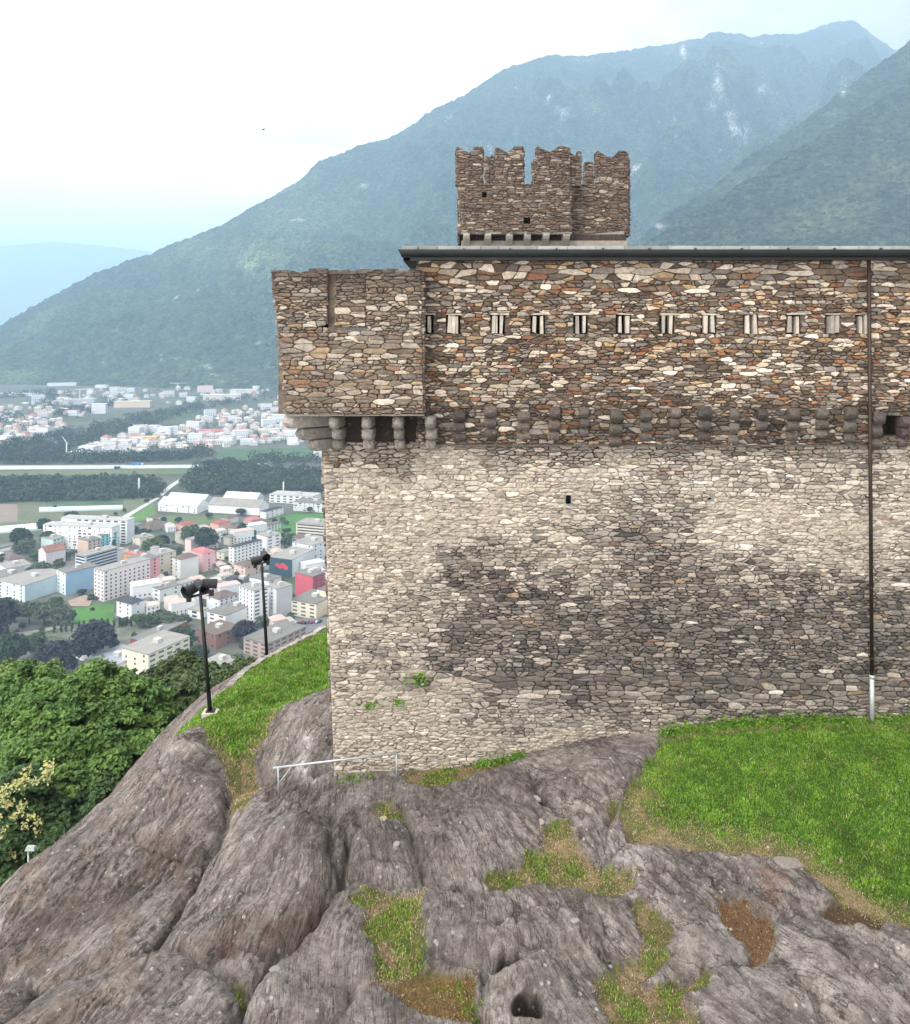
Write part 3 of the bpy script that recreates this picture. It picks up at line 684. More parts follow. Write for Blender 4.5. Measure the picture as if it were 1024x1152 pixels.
def trunk_mesh(h, r0, spread, seed, z_low=-2.0, limbs=7):
    r = random.Random(seed); m = MB()
    top = Vector((r.uniform(-.2, .2)*spread*.3, r.uniform(-.2, .2)*spread*.3, h))
    pts = [Vector((0,0,z_low)), Vector((0,0,h*.25)), top*.6+Vector((0,0,0)), top]
    m.path([tuple(p) for p in pts], [r0*1.25, r0, r0*.7, r0*.3], 9)
    for i in range(limbs):
        f = r.uniform(.35, .9); a = r.uniform(0, 6.283)+i*2.4
        b = pts[1].lerp(top, f); e = b+Vector((math.cos(a)*spread*r.uniform(.5, .9), math.sin(a)*spread*r.uniform(.5, .9), h*r.uniform(.1, .35)))
        md = b.lerp(e, .5)+Vector((0, 0, h*.05))
        m.path([tuple(b), tuple(md), tuple(e)], [r0*.4, r0*.25, r0*.08], 6)
    me = bpy.data.meshes.new('trunk'); me.from_pydata(m.v, [], m.f); me.polygons.foreach_set('use_smooth', [True]*len(m.f)); me.materials.append(bark_mat); me.update()
    return me

# ---------------------------------------------------------------- valley trees: prototypes one metre in crown radius
def lobes_round(seed, n=7):
    r = random.Random(seed)
    return [(0, 0, 1.15, .8, .8, .75)]+[(math.cos(a)*.5, math.sin(a)*.5, r.uniform(.75, 1.5), r.uniform(.4, .6), r.uniform(.4, .6), r.uniform(.35, .5)) for a in [i*6.283/n+r.uniform(-.3, .3) for i in range(n)]]
def proto(name, cols, seed, lobes, label, cat, trunk=True):
    root = empty(name)
    me = foliage_mesh('crown', lobes, 16, .24, .17, cols, seed, clumps=85); me.materials.append(far_leaf_mat); link('crown', me, None, root)
    if trunk: link('trunk', trunk_mesh(1.0, .09, .5, seed, -.2, 4), None, root)
    tag(root, label, cat); return root
g_dark = [(.02,.04,.02),(.05,.08,.036)]; g_mid = [(.042,.075,.033),(.095,.135,.058)]; g_grey = [(.075,.1,.062),(.14,.17,.1)]; g_purp = [(.018,.016,.026),(.036,.03,.042)]
g_fresh = [(.045,.085,.025),(.09,.14,.045)]
con = [(0,0,.5,.55,.55,.45),(0,0,1.1,.45,.45,.5),(0,0,1.7,.3,.3,.5),(0,0,2.2,.15,.15,.4)]
pop = [(0,0,.8,.32,.32,.8),(0,0,1.7,.25,.25,.7)]
PR = {
 'd': proto('broadleaf_tree', g_dark, 1, lobes_round(1), '', 'tree'), 'm': proto('broadleaf_tree', g_mid, 2, lobes_round(2), '', 'tree'),
 'g': proto('broadleaf_tree', g_grey, 3, lobes_round(3), '', 'tree'), 'p': proto('copper_beech', g_purp, 4, lobes_round(4), '', 'tree'),
 'c': proto('conifer', g_dark, 5, con, '', 'tree'), 'y': proto('cypress', g_dark, 6, pop, '', 'tree', False), 'f': proto('broadleaf_tree', g_fresh, 8, lobes_round(8), '', 'tree')}
desc = {'d':'dark green tree','m':'mid green tree','g':'grey green tree','p':'purple leaved tree','c':'dark pointed conifer','y':'slim dark cypress','f':'fresh green tree'}
_first = dict.fromkeys(PR, True); _nt = [0]
def vtree(k, x, y, wpx, label, hs=1.0, group=None):
    """crown width wpx photo pixels, base at photo (x, y)"""
    c = V(x, y); s_ = wpx*c[1]/F/2/1.05; _nt[0] += 1
    sc_ = (s_, s_, s_*hs)
    if _first[k]:
        o = PR[k]; _first[k] = False; o.location = c; o.scale = sc_; o.rotation_euler = (0, 0, _nt[0]*1.7)
        o['label'] = label
        if group: o['group'] = group
    else: o = dup(PR[k], c, _nt[0]*1.7, sc_, label, group)
    return o
one = [('p',106,744,48,'large copper beech behind the white pavilion',.95),('p',66,764,46,'broad purple beech in front of the blue grey roof',1.0),('p',-4,722,48,'round dark purple tree cut by the edge of the photo',1.0),
 ('p',276,724,27,'purple tree below the white three storey block',1.0),('p',266,664,14,'dark plum tree beside the tall white tower',1.0),('p',293,594,7,'small purple tree beside the rosy roof',1.0),
 ('c',128,622,13,'dark pointed conifer at the end of the turquoise block',.9),('d',56,617,20,'big round dark tree left of the long white block',1.1),('d',23,617,26,'pair of dark crowns by the crop net',1.0),('g',31,622,18,'grey green tree in front of the dark crowns',1.0),
 ('m',40,630,14,'bushy tree above the red roofed white house',.8),('d',81,586,15,'round tree behind the long white block',.8),('d',50,602,18,'dark tree touching the crop net',1.2),
 ('m',44,656,28,'broad green tree between the blue tower and the curved building',.9),('m',66,641,14,'tree below the turquoise block',.9),('d',75,630,10,'small dark tree below the peach block',1.0),('m',62,686,20,'tree in front of the sky blue tower',.8),
 ('g',16,700,22,'first of the grey green trees above the lawn',1.25),('g',33,702,22,'tall grey green tree above the lawn path',1.3),('g',50,703,22,'grey green tree in the middle of the row by the meadow',1.25),('g',66,704,22,'grey green tree close to the bright meadow',1.25),('g',78,703,16,'last grey green tree touching the bright meadow',1.25),
 ('d',6,690,18,'dark tree under the wide pale blue block',1.1),('d',14,752,36,'tall dark green tree beside the purple beech',1.25),('m',40,738,26,'bluish green tree behind the purple beech',1.1),('d',0,760,22,'dark tree at the photo edge above the bright crowns',1.2),
 ('d',204,735,34,'big round conifer like tree beside the red walled hall',.95),('d',226,742,20,'dark tree right of the round one',.9),('m',265,752,18,'dark green tree below the brown striped block',.95),('m',170,762,18,'round shrub-like tree at the cream block',.8),
 ('d',232,622,28,'dense dark tree among the pink blocks',1.15),('m',215,612,24,'dense green tree above the pink tower',1.0),('m',196,637,20,'green tree behind the white brown roofed house',1.15),('p',183,616,15,'dark bluish tree behind the round green tree',1.0),
 ('f',172,622,26,'wide green tree behind the orange block',.7),('m',160,606,14,'tree behind the cream house',.9),('d',201,588,9,'round tree in front of the first warehouse',.8),('d',235.5,583,8,'lone round tree before the broad warehouse',.9),('d',271,580,12,'dark round tree before the broad warehouse end',.75),('d',349,576,8,'small round tree before the pale grey factory',.85),
 ('d',184,590,7,'thin dark tree beside the first warehouse',1.4),('d',275,604,17,'dark tree right of the grey brown roofs',1.0),('m',285,604,9,'brownish tree beside the playing field corner',1.0),('m',322,617,14,'green tree between white blocks and the meadow',1.2),('d',324,598,7,'small bush on the bright meadow',.6),('g',367,616,8,'dark bush against the castle wall',1.0),
 ('d',175,648,8,'small dark tree below the cream block',.9),('m',186,650,7,'small tree by the road bend',1.0),('d',208,661,16,'dark bush below the white brown roofed house',.6),('g',250,640,20,'scrubby green in the vacant plot',.4),('m',200,684,22,'low trees below the balcony block',.5),
 ('f',160,706,18,'green tree above the cypress row',.95),('m',176,707,20,'second green tree above the cypress row',.95),('g',190,707,20,'third tree above the cypress row with a greyer crown',1.0),('m',205,706,16,'last tree above the cypress row next to the annex',.95),
 ('d',260,690,13,'dark bush at the white house with brown roof',.8),('g',313,703,14,'grey green tree in the car park',.9),('g',326,702,12,'second grey green tree in the car park beside the cream block',.9),('g',296,706,16,'bare looking grey tree in front of the tall tower',.9),
 ('d',370,664,10,'dark tree squeezed between red tower and castle',1.0),('d',103,674,8,'dark shrub beside the sky blue tower',.8),('d',92,669,10,'small shrub at the foot of the sky blue tower',.7),('m',140,702,12,'hedge-like trees below the white villa',.6),('d',116,704,12,'low hedge trees at the lower side of the bright meadow',.5),
 ('m',6,646,14,'garden tree above the curved building',.7),('m',18,622,12,'garden tree by the low sheds',.7),('d',24,640,12,'garden tree right of the low sheds',.8),('g',62,652,20,'soft grey green tree beside the curved building',.7),('d',2,634,9,'dark garden tree at the photo edge',.9),
 ('d',62,572,5,'small bush at the head of the crop tunnel',.8),('m',140,576,5,'bush at the tail of the crop tunnel',.9),('d',130,580,5,'bush beside the pale field road',.9),('d',165,566,6,'tree at the field road corner',1.0),('d',172,562,5,'second tree at the field road corner',1.0),('d',120,585,6,'bush behind the white slab',.9),('m',152,600,10,'tree at the end of the white slab',.9),
 ('d',248,668,8,'dark shrub by the low dark roofed row',.8),('m',330,604,6,'shrub at the lower edge of the bright meadow',.7)]
for k, x, y, w_, lab, hs in one: vtree(k, x, y, w_, lab, hs)
rt = random.Random(3)
for i in range(22): vtree('y', 62+i*6.6+rt.uniform(-1, 1), 712-i*.55+rt.uniform(-1, 1), 8.5, 'slim dark cypress in the long row below the bright meadow', rt.uniform(.9, 1.3), 'cypresses in the long row')
for i in range(90):
    x = rt.uniform(130, 340); y = rt.uniform(585, 735)
    vtree(rt.choice('dmmgd'), x, y, rt.uniform(4, 8), 'small garden tree standing between the apartment blocks', rt.uniform(.7, 1.0), 'garden trees between the blocks')
for i in range(35):
    x = rt.uniform(-10, 130); y = rt.uniform(605, 735)
    vtree(rt.choice('dmmgd'), x, y, rt.uniform(4, 9), 'small garden tree standing around the pale blue blocks', rt.uniform(.7, 1.0), 'garden trees around the blue blocks')
# woods that read as one mass
def wood(name, label, polys, n, size, cols, seed):
    r = np.random.default_rng(seed); rr = random.Random(seed); VS, FS, CS = [], [], []; off = 0
    for poly, cnt in polys:
        for (x, y) in pick(poly, cnt, rr, .55):
            c = np.array(V(x, y)); s_ = size*rr.uniform(.7, 1.35)
            d = r.normal(0, 1, (n, 3)); d /= np.linalg.norm(d, axis=1)[:, None]; d[:, 2] = np.abs(d[:, 2])*1.2-.25
            lump = 1+.25*np.sin(d[:, :1]*5+rr.uniform(0, 6))*np.cos(d[:, 1:2]*5)
            pc = c+np.array([0, 0, s_*.55])+d*s_*lump*np.array([1, 1, .95])
            vs, fs = leaf_cards(pc, d+np.array([0, 0, .5]), s_*.3, r)
            VS.append(vs); FS.append(fs+off); off += len(vs)
            t = rr.uniform(0, 1); cc = (np.array(cols[0])*(1-t)+np.array(cols[1])*t)*r.uniform(.75, 1.25, (n, 1)); CS.append(np.repeat(cc, 4, 0))
    FS = np.concatenate(FS); me = mesh_np(name, np.concatenate(VS), FS, np.full(len(FS), 3), cols=np.concatenate(CS))
    return tag(link(name, me, far_leaf_mat), label, 'wood', kind='stuff')
wood('riverside_wood', 'dark riverside wood stretching across the valley', [
  ([(-40,545),(100,543),(165,543),(182,553),(170,561),(90,563),(-40,566)], 420), ([(222,527),(250,520),(300,530),(370,534),(480,536),(480,556),(215,556),(204,546)], 560)], 80, 7.5, [(.02,.036,.022),(.06,.085,.046)], 31)
wood('far_wood', 'band of dark trees between the far estates', [
  ([(-30,508),(60,489),(120,477),(200,459),(262,447),(262,454),(175,478),(90,502),(70,514),(-30,520)], 420), ([(-30,516),(215,512),(230,505),(240,517),(130,521),(-30,523)], 230), ([(-30,470),(20,466),(28,478),(-30,484)], 30), ([(40,446),(80,442),(84,456),(50,460)], 30),
  ([(110,450),(140,446),(142,456),(114,460)], 20), ([(60,462),(110,458),(108,466),(64,470)], 40), ([(-30,446),(60,440),(60,446),(-30,452)], 60), ([(250,448),(340,436),(345,443),(260,458)], 60),
  ([(280,517),(480,514),(480,521),(282,524)], 110), ([(385,470),(480,440),(480,452),(385,486)], 60)], 40, 8, [(.022,.04,.026),(.05,.075,.045)], 37)
wood('town_greenery', 'small trees scattered through the far estates', [([(90,512),(200,480),(300,458),(366,452),(366,500),(200,504)], 120), ([(-25,462),(100,450),(104,468),(-25,503)], 60), ([(60,440),(368,428),(368,446),(100,455)], 50), ([(385,500),(385,440),(480,430),(480,505)], 60), ([(385,590),(470,590),(470,720),(385,720)], 160)], 30, 5.5, [(.022,.04,.026),(.05,.075,.045)], 41)

# ---------------------------------------------------------------- rubble masonry
def clip_half(poly, nx, ny, c):
    res = []; n = len(poly)
    if n == 0: return res
    px_, py_ = poly[-1]; dp = nx*px_+ny*py_-c
    for (x, y) in poly:
        d = nx*x+ny*y-c
        if (d <= 0) != (dp <= 0):
            t = dp/(dp-d); res.append((px_+(x-px_)*t, py_+(y-py_)*t))
        if d <= 0: res.append((x, y))
        px_, py_, dp = x, y, d
    return res
def stone_seeds(x0, x1, y0, y1, r, hmean, hmin, hmax, wr, zone_h=None):
    S = []; y = y0-.1
    while y < y1+.1:
        h = min(hmax, max(hmin, r.lognormvariate(math.log(hmean), .42))); x = x0-r.uniform(0, .5)
        ph = r.uniform(0, 6)
        while x < x1+.3:
            w_ = min(1.1, max(.08, h*r.lognormvariate(math.log(wr), .45)))
            yy = y+h/2+r.gauss(0, .17)*h+.04*math.sin(x*.9+ph)
            if r.random() < .16 and h > .13:
                S.append((x+w_/2, yy-h*.27)); S.append((x+w_/2+r.gauss(0, .05), yy+h*.27))
            else: S.append((x+w_/2, yy))
            x += w_
        y += h
    return [s for s in S if r.random() > .05]
ASP = .30
def masonry(poly, seed, color, hmean=.14, hmin=.06, hmax=.3, wr=2.3, joint=.012, depth=(.035, .09), skip=(), bevel=.02, rough_out=0.0, depthf=None):
    """stones filling a convex outline (u, v); returns a list of (ring points, depth, colour)"""
    r = random.Random(seed)
    xs = [p[0] for p in poly]; ys = [p[1] for p in poly]
    S = stone_seeds(min(xs), max(xs), min(ys), max(ys), r, hmean, hmin, hmax, wr)
    bs = .22; bins = {}
    Q = [(x*ASP, y, r.gauss(0, .0016)) for x, y in S]
    for i, (x, y, w_) in enumerate(Q): bins.setdefault((int(x//bs), int(y//bs)), []).append(i)
    # outline edges as half planes (counter-clockwise)
    n = len(poly); area = sum(poly[i][0]*poly[(i+1) % n][1]-poly[(i+1) % n][0]*poly[i][1] for i in range(n))
    pl = poly if area > 0 else poly[::-1]
    out = []
    for i, (x, y, w_) in enumerate(Q):
        X, Yv = S[i]
        bx, by = int(x//bs), int(y//bs)
        cand = [j for a in (-1, 0, 1) for b in (-1, 0, 1) for j in bins.get((bx+a, by+b), ()) if j != i]
        cand.sort(key=lambda j: (Q[j][0]-x)**2+(Q[j][1]-y)**2)
        cell = [(x-.2, y-.22), (x+.2, y-.22), (x+.2, y+.22), (x-.2, y+.22)]
        for j in cand[:40]:
            qx, qy, qw = Q[j]
            cell = clip_half(cell, 2*(qx-x), 2*(qy-y), qx*qx+qy*qy-x*x-y*y-qw+w_)
            if len(cell) < 3: break
        if len(cell) < 3: continue
        cell = [(p[0]/ASP, p[1]) for p in cell]
        go = r.uniform(-rough_out, rough_out)
        for k in range(n):
            ax, ay = pl[k]; bx_, by_ = pl[(k+1) % n]
            nx, ny = (by_-ay), -(bx_-ax); l = math.hypot(nx, ny); nx /= l; ny /= l
            cell = clip_half(cell, nx, ny, nx*ax+ny*ay+go)
            if len(cell) < 3: break
        if len(cell) < 3: continue
        for (sx0, sx1, sy0, sy1) in skip:           # openings and inset pieces
            cx_ = sum(p[0] for p in cell)/len(cell); cy_ = sum(p[1] for p in cell)/len(cell)
            if sx0-.01 < cx_ < sx1+.01 and sy0-.01 < cy_ < sy1+.01: cell = []; break
            bb = (min(p[0] for p in cell), max(p[0] for p in cell), min(p[1] for p in cell), max(p[1] for p in cell))
            if bb[1] > sx0 and bb[0] < sx1 and bb[3] > sy0 and bb[2] < sy1:
                ds = [(sx0-cx_, (1,0,sx0)), (cx_-sx1, (-1,0,-sx1)), (sy0-cy_, (0,1,sy0)), (cy_-sy1, (0,-1,-sy1))]
                d, h = max(ds, key=lambda q: q[0]); cell = clip_half(cell, *h)
                if len(cell) < 3: cell = []; break
        if len(cell) < 3: continue
        cx_ = sum(p[0] for p in cell)/len(cell); cy_ = sum(p[1] for p in cell)/len(cell)
        jn = joint*r.uniform(.5, 1.9)
        ring = []
        for (px_, py_) in cell:
            d = math.hypot(px_-cx_, py_-cy_)+1e-6; k = min(.4, jn*r.uniform(.1, 2.4)/d); ring.append((px_+(cx_-px_)*k, py_+(cy_-py_)*k))
        # knock the corners off
        rg = []; m = len(ring)
        for k in range(m):
            a, b = ring[k], ring[(k+1) % m]; L = math.hypot(b[0]-a[0], b[1]-a[1])
            if L < .02: rg.append(((a[0]+b[0])/2, (a[1]+b[1])/2)); continue
            t = min(.3, .028/L)*r.uniform(.4, 1.5); t2 = min(.3, .028/L)*r.uniform(.4, 1.5)
            j1 = r.gauss(0, .004); j2 = r.gauss(0, .004)
            rg.append((a[0]+(b[0]-a[0])*t+j1, a[1]+(b[1]-a[1])*t+j2))
            if L > .22: 
                mm = r.uniform(.35, .65); rg.append((a[0]+(b[0]-a[0])*mm+r.gauss(0, .005), a[1]+(b[1]-a[1])*mm+r.gauss(0, .009)))
            rg.append((b[0]+(a[0]-b[0])*t2-j2, b[1]+(a[1]-b[1])*t2+j1))
        if len(rg) < 4: continue
        ar = abs(sum(rg[k][0]*rg[(k+1) % len(rg)][1]-rg[(k+1) % len(rg)][0]*rg[k][1] for k in range(len(rg))))/2
        if ar < .0012: continue
        c = color(cx_, cy_, r, ar)
        out.append((rg, r.uniform(*depth)*(depthf(cx_, cy_) if depthf else 1), c, r.gauss(0, .05), r.gauss(0, .07), cx_, cy_))
    return out
class Stones:
    def __init__(s): s.v = []; s.l = []; s.c = []; s.col = []
    def lay(s, stones, frame, sink=.05, bevel=.02):
        O, U, Vv, Nn = [np.array(q, float) for q in frame]
        for rg, d, col, tx, ty, cx_, cy_ in stones:
            n = len(rg); b0 = len(s.v)
            sc2 = [(cx_+(x-cx_)*(1-min(.4, bevel/(math.hypot(x-cx_, y-cy_)+1e-6))), cy_+(y-cy_)*(1-min(.4, bevel/(math.hypot(x-cx_, y-cy_)+1e-6)))) for x, y in rg]
            for (x, y) in rg: s.v.append(O+U*x+Vv*y-Nn*sink)
            for (x, y) in rg: s.v.append(O+U*x+Vv*y+Nn*(d-bevel+tx*(x-cx_)+ty*(y-cy_)))
            for (x, y) in sc2: s.v.append(O+U*x+Vv*y+Nn*(d+tx*(x-cx_)+ty*(y-cy_)))
            s.v.append(O+U*cx_+Vv*cy_+Nn*(d+.006))
            for k in range(n):
                k2 = (k+1) % n
                s.l += [b0+k, b0+k2, b0+n+k2, b0+n+k, b0+n+k, b0+n+k2, b0+2*n+k2, b0+2*n+k, b0+2*n+k, b0+2*n+k2, b0+3*n]; s.c += [4, 4, 3]
            s.col += [col]*(3*n+1)
    def backing(s, outline_cells, frame, colf, step=.12):
        """mortar bed as a grid of small quads over rectangles (u0,u1,v0,v1)"""
        O, U, Vv, Nn = [np.array(q, float) for q in frame]
        for (u0, u1, v0, v1) in outline_cells:
            nu = max(2, int((u1-u0)/step)+1); nv = max(2, int((v1-v0)/step)+1)
            uu, vv = np.meshgrid(np.linspace(u0, u1, nu), np.linspace(v0, v1, nv))
            dd, cc = colf(uu, vv)
            b0 = len(s.v); pts = O+uu[..., None]*U+vv[..., None]*Vv+dd[..., None]*Nn
            s.v += list(pts.reshape(-1, 3)); q = grid_faces(nv, nu)+b0
            s.l += q.ravel().tolist(); s.c += [4]*len(q); s.col += [tuple(c) for c in cc.reshape(-1, 3)]
    def solid(s, pts, faces, col):
        b0 = len(s.v); s.v += [np.array(p, float) for p in pts]
        for f in faces: s.l += [b0+i for i in f]; s.c.append(len(f))
        s.col += [col]*len(pts)
    def box(s, x0, x1, y0, y1, z0, z1, col):
        s.solid([(x0,y0,z0),(x1,y0,z0),(x1,y1,z0),(x0,y1,z0),(x0,y0,z1),(x1,y0,z1),(x1,y1,z1),(x0,y1,z1)],
                [(0,3,2,1),(4,5,6,7),(0,1,5,4),(1,2,6,5),(2,3,7,6),(3,0,4,7)], col)
    def build(s, name, mat, parent):
        me = mesh_np(name, np.array(s.v), s.l, s.c, cols=np.array(s.col))
        return link(name, me, mat, parent)

# one material for stone and mortar, coloured stone by stone
def stone_material():
    k = N('rubble_stone'); c = k.coord()
    n1 = k.noise(c, 9, 6, .65); n2 = k.noise(k.coord((1, 1, 3.5)), 16, 5, .6); n3 = k.noise(c, 45, 4, .6)
    col = k.mix(1.0, k.attr(), k.ramp(n1, [(.25, .58), (.75, 1.38)]), 'MULTIPLY')
    col = k.mix(1.0, col, k.ramp(n2, [(.3, .72), (.7, 1.24)]), 'MULTIPLY')
    lich = k.noise(c, 5.5, 7, .68)
    col = k.mix(k.ramp(lich, [(.60, 0.0), (.70, .5)]), col, (.42, .40, .36))
    grime = k.noise(c, 3.1, 6, .65)
    col = k.mix(k.ramp(grime, [(.58, 0.0), (.72, .6)]), col, (.06, .052, .046))
    col = k.mix(1.0, col, k.ramp(n3, [(.3, .85), (.7, 1.12)]), 'MULTIPLY')
    bsum = k.math('ADD', n3, k.math('MULTIPLY', n1, 2.0))
    return k.finish(col, .93, bsum, .6, .02, spec=.2)
STONE = stone_material()
KA = .80
def pal(*cs): return [np.array(lin(c))*KA for c in cs]
P_dark = pal((98,86,75),(108,96,84),(88,78,70),(116,104,92),(100,92,84))
P_grey = pal((128,122,116),(142,136,128),(116,110,106),(152,146,140))
P_pale = pal((186,176,162),(200,190,176),(172,162,150),(210,202,190),(190,182,172))
P_white = pal((220,212,200),(228,222,212))
P_rust = pal((136,100,80),(148,108,82),(122,92,76),(128,98,82))
P_ochre = pal((170,146,114),(180,154,120),(160,138,112))
P_plum = pal((118,102,89),(128,111,97),(110,97,87))
P_stain = pal((92,88,86),(104,100,98),(82,78,76),(118,114,110),(72,68,66))
P_beige = pal((182,170,152),(192,180,162),(172,160,144),(200,190,174),(164,152,138),(188,178,164))
def choose(r, table):
    tot = sum(w_ for w_, _ in table); q = r.uniform(0, tot)
    for w_, p in table:
        q -= w_
        if q <= 0: return p[r.randrange(len(p))]
    return table[-1][1][0]
def zones(x, y):
    """x, y: photo coordinates on the front wall -> weights of dark grey staining and of pale lime wash"""
    n1 = fbm(x/60, y/45, 4, 71); n2 = fbm(x/28+5, y/20, 3, 72); n3 = fbm(x/130, y/70, 3, 75)
    xx = x+26*n1; yy = y+24*n1+10*n2
    stain = smooth(640, 690, yy+(xx-700)*-.03)*(1-smooth(765, 815, yy+np.clip(600-xx, 0, 200)*.35))*smooth(440, 570, xx)
    stain = np.maximum(stain, .8*smooth(590, 640, yy)*(1-smooth(700, 720, yy))*smooth(470, 520, xx)*(1-smooth(560, 640, xx)))
    stain = np.maximum(stain, .4*smooth(530, 600, yy)*smooth(630, 710, xx)*(1-smooth(740, 820, xx)))
    stain = np.maximum(stain, .5*smooth(610, 650, yy)*smooth(500, 560, xx)*(1-smooth(800, 850, yy)))
    stain = np.maximum(stain, .5*smooth(700, 730, yy)*(1-smooth(770, 790, yy))*smooth(395, 440, xx)*np.clip(.6+n2, 0, 1))
    stain = np.clip(stain*(.85+.5*n2), 0, 1)
    pale = smooth(503, 530, yy)*(1-.55*smooth(640, 720, yy))*(1-smooth(640, 720, xx))
    pale = np.maximum(pale, smooth(525, 570, yy)*(1-smooth(640, 690, yy))*smooth(760, 810, xx))
    pale = np.maximum(pale, smooth(765, 805, yy+np.clip(650-xx, -400, 300)*.1))
    pale = np.maximum(pale, .75*(1-smooth(440, 500, xx))*smooth(505, 540, yy))
    pale = np.maximum(pale, .65*smooth(503, 520, yy)*(1-smooth(560, 620, yy)))
    pale = np.clip(pale*(1-.85*stain)+.12*n3, 0, 1)
    wash = np.clip(smooth(.0, .42, n3+.5*n1+.05)*smooth(.5, .8, pale), 0, 1)
    wash = np.maximum(wash, np.exp(-((xx-470)/55)**2-((yy-640)/95)**2)*.9*(1-stain))
    return stain, pale, wash
def s_px(X, Z, Y=25.0): return CX+X*F/Y, HY-Z*F/Y
def col_lower(x, z, r, ar):
    px, py = s_px(x, z); st, pa, wa = [float(q) for q in zones(px, py)]
    st = min(1, max(0, st+r.gauss(0, .34)*(st > .02))); pa = min(1, max(0, pa+r.gauss(0, .22)))
    t = [(2.2*st, P_stain), (1.0*st+.25, P_grey), (2.6*pa+.25, P_beige), (.9*pa+.15, P_pale), (.16*pa+.06+(.12 if ar > .06 else 0), P_white), (.2+.25*(1-st)*(1-pa), P_plum), (.18*(1-st)+.03, P_ochre), (.05+.12*(1-pa)*(1-st), P_rust), (.9*(1-pa)*(1-st)+.1, P_grey), (.25*(1-pa)+.15*st, P_dark)]
    z0 = np.array(lin((150,140,130)))*(1-pa)+np.array(lin((202,191,178)))*pa; z0 = z0*(1-st)+np.array(lin((102,95,90)))*st
    mk = .18 if r.random() > .19 else .8
    c = (z0*KA*r.lognormvariate(0, .23))*(1-mk)+choose(r, t)*mk
    return tuple(c*(1-wa*.3)+np.array(lin((190,180,167)))*KA*wa*.3)
def dfac(x, z):
    st, pa, wa = [float(q) for q in zones(*s_px(x, z))]; return 1-.38*pa-.1*wa
def mort_lower(uu, vv):
    px, py = s_px(uu, vv); st, pa, wa = zones(px, py)
    n = fbm(uu*2.2, vv*3.0, 4, 81); n7 = fbm(uu*3.4, vv*8.0, 3, 84)
    d = -.03+.032*pa+.016*wa-.012*(1-pa)+.018*n+.06*n7
    base = np.array(lin((116,107,97)))*KA; pl_ = np.array(lin((176,165,150)))*KA; sc_ = np.array(lin((92,87,84)))*KA
    k = np.clip(pa*.9+wa, 0, 1)[..., None]; s2 = st[..., None]
    c = base*(1-k)+pl_*k; c = c*(1-s2*.8)+sc_*s2*.8
    return d, c*(1+.25*n[..., None])
def col_upper(x, z, r, ar):
    px, py = s_px(x, z, 24.85); n = float(fbm(px/70, py/40, 3, 91))
    low = float(smooth(440, 490, py)); big = 1.0 if ar > .05 else 0.0
    t = [(.95-.3*big, P_dark), (.7+.2*low, P_grey), (.22+.42*big+.3*n, P_pale), (.01+.15*big, P_white), (.42+.25*n, P_rust), (.22, P_ochre), (.7, P_plum), (.75, P_beige), (.4*low, P_stain)]
    band = float(smooth(446, 462, py+10*n)*(1-smooth(494, 510, py+10*n)))
    return tuple(np.array((1.20, 1.15, 1.10))*choose(r, t)*r.uniform(.8, 1.15)*(1-.42*band*r.uniform(.6, 1.2)))
def mort_dark(uu, vv):
    n = fbm(uu*2.2, vv*3.0, 4, 83); d = -.03+.03*n
    c = np.array(lin((122,109,97)))*KA*(1+.35*n[..., None]); return d, c
def mort_upper(uu, vv):
    d, c = mort_dark(uu, vv); px, py = s_px(uu, vv, 24.85)
    p = np.clip(smooth(405, 470, py+30*fbm(px/40, py/30, 3, 5)), 0, 1)[..., None]*.45
    bd = (smooth(446, 462, py)*(1-smooth(494, 510, py)))[..., None]
    return d+.02*p[..., 0], (c*(1-p)+np.array(lin((150,140,126)))*p)*(1-.42*bd)
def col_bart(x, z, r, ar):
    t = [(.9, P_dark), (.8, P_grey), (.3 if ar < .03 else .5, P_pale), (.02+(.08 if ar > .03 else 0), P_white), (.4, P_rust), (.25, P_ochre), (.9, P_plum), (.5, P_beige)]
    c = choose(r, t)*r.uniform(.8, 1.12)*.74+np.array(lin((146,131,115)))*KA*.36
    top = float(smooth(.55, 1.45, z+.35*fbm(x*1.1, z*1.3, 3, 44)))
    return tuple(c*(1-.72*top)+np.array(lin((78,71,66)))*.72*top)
def col_tower(x, z, r, ar):
    t = [(.9, P_plum), (.8, P_dark), (.7, P_grey), (.4, P_beige), (.03, P_white), (.13, P_rust), (.12, P_pale)]
    c = choose(r, t)*r.uniform(.75, 1.15)*.6+np.array(lin((126,112,104)))*KA*.4; return tuple(c*np.array((1.0, .96, .93)))

castle = empty('stone_castle', (0, 25, -13.5))
tag(castle, 'big rubble stone castle with slit windows and a battlemented tower behind its roof', 'castle')
_inv = Matrix.Translation((0, -25, 13.5))
def cfix(o):
    # meshes are written in world coordinates: shift them under the castle's Empty
    o.data.transform(_inv); return o
XR = 23.0
# lower wall: front face at Y = 25, leaning very slightly, left corner at photo 363 (top) to 376 (foot)
def XZ(px, py, Y=25.0): return ((px-CX)/F*Y, -(py-HY)/F*Y)
lw = Stones(); fr = ((0,25,0),(1,0,0),(0,0,1),(0,-1,0))
zt = XZ(0, 497)[1]; a0 = XZ(363, 497); a1 = XZ(377, 905); hole = [XZ(640, 563), XZ(800, 562), XZ(791, 640), XZ(1011, 682)]
holes = [(h[0]-.09, h[0]+.09, h[1]-(.16 if i == 0 else .06), h[1]+(.16 if i == 0 else .06)) for i, h in enumerate(hole)]
lw.lay(masonry([(a1[0], a1[1]), (17.2, a1[1]), (17.2, zt), (a0[0], zt)], 1, col_lower, .083, .038, .27, 2.7, .010, skip=holes, depthf=lambda x, z: dfac(x, z)), fr)
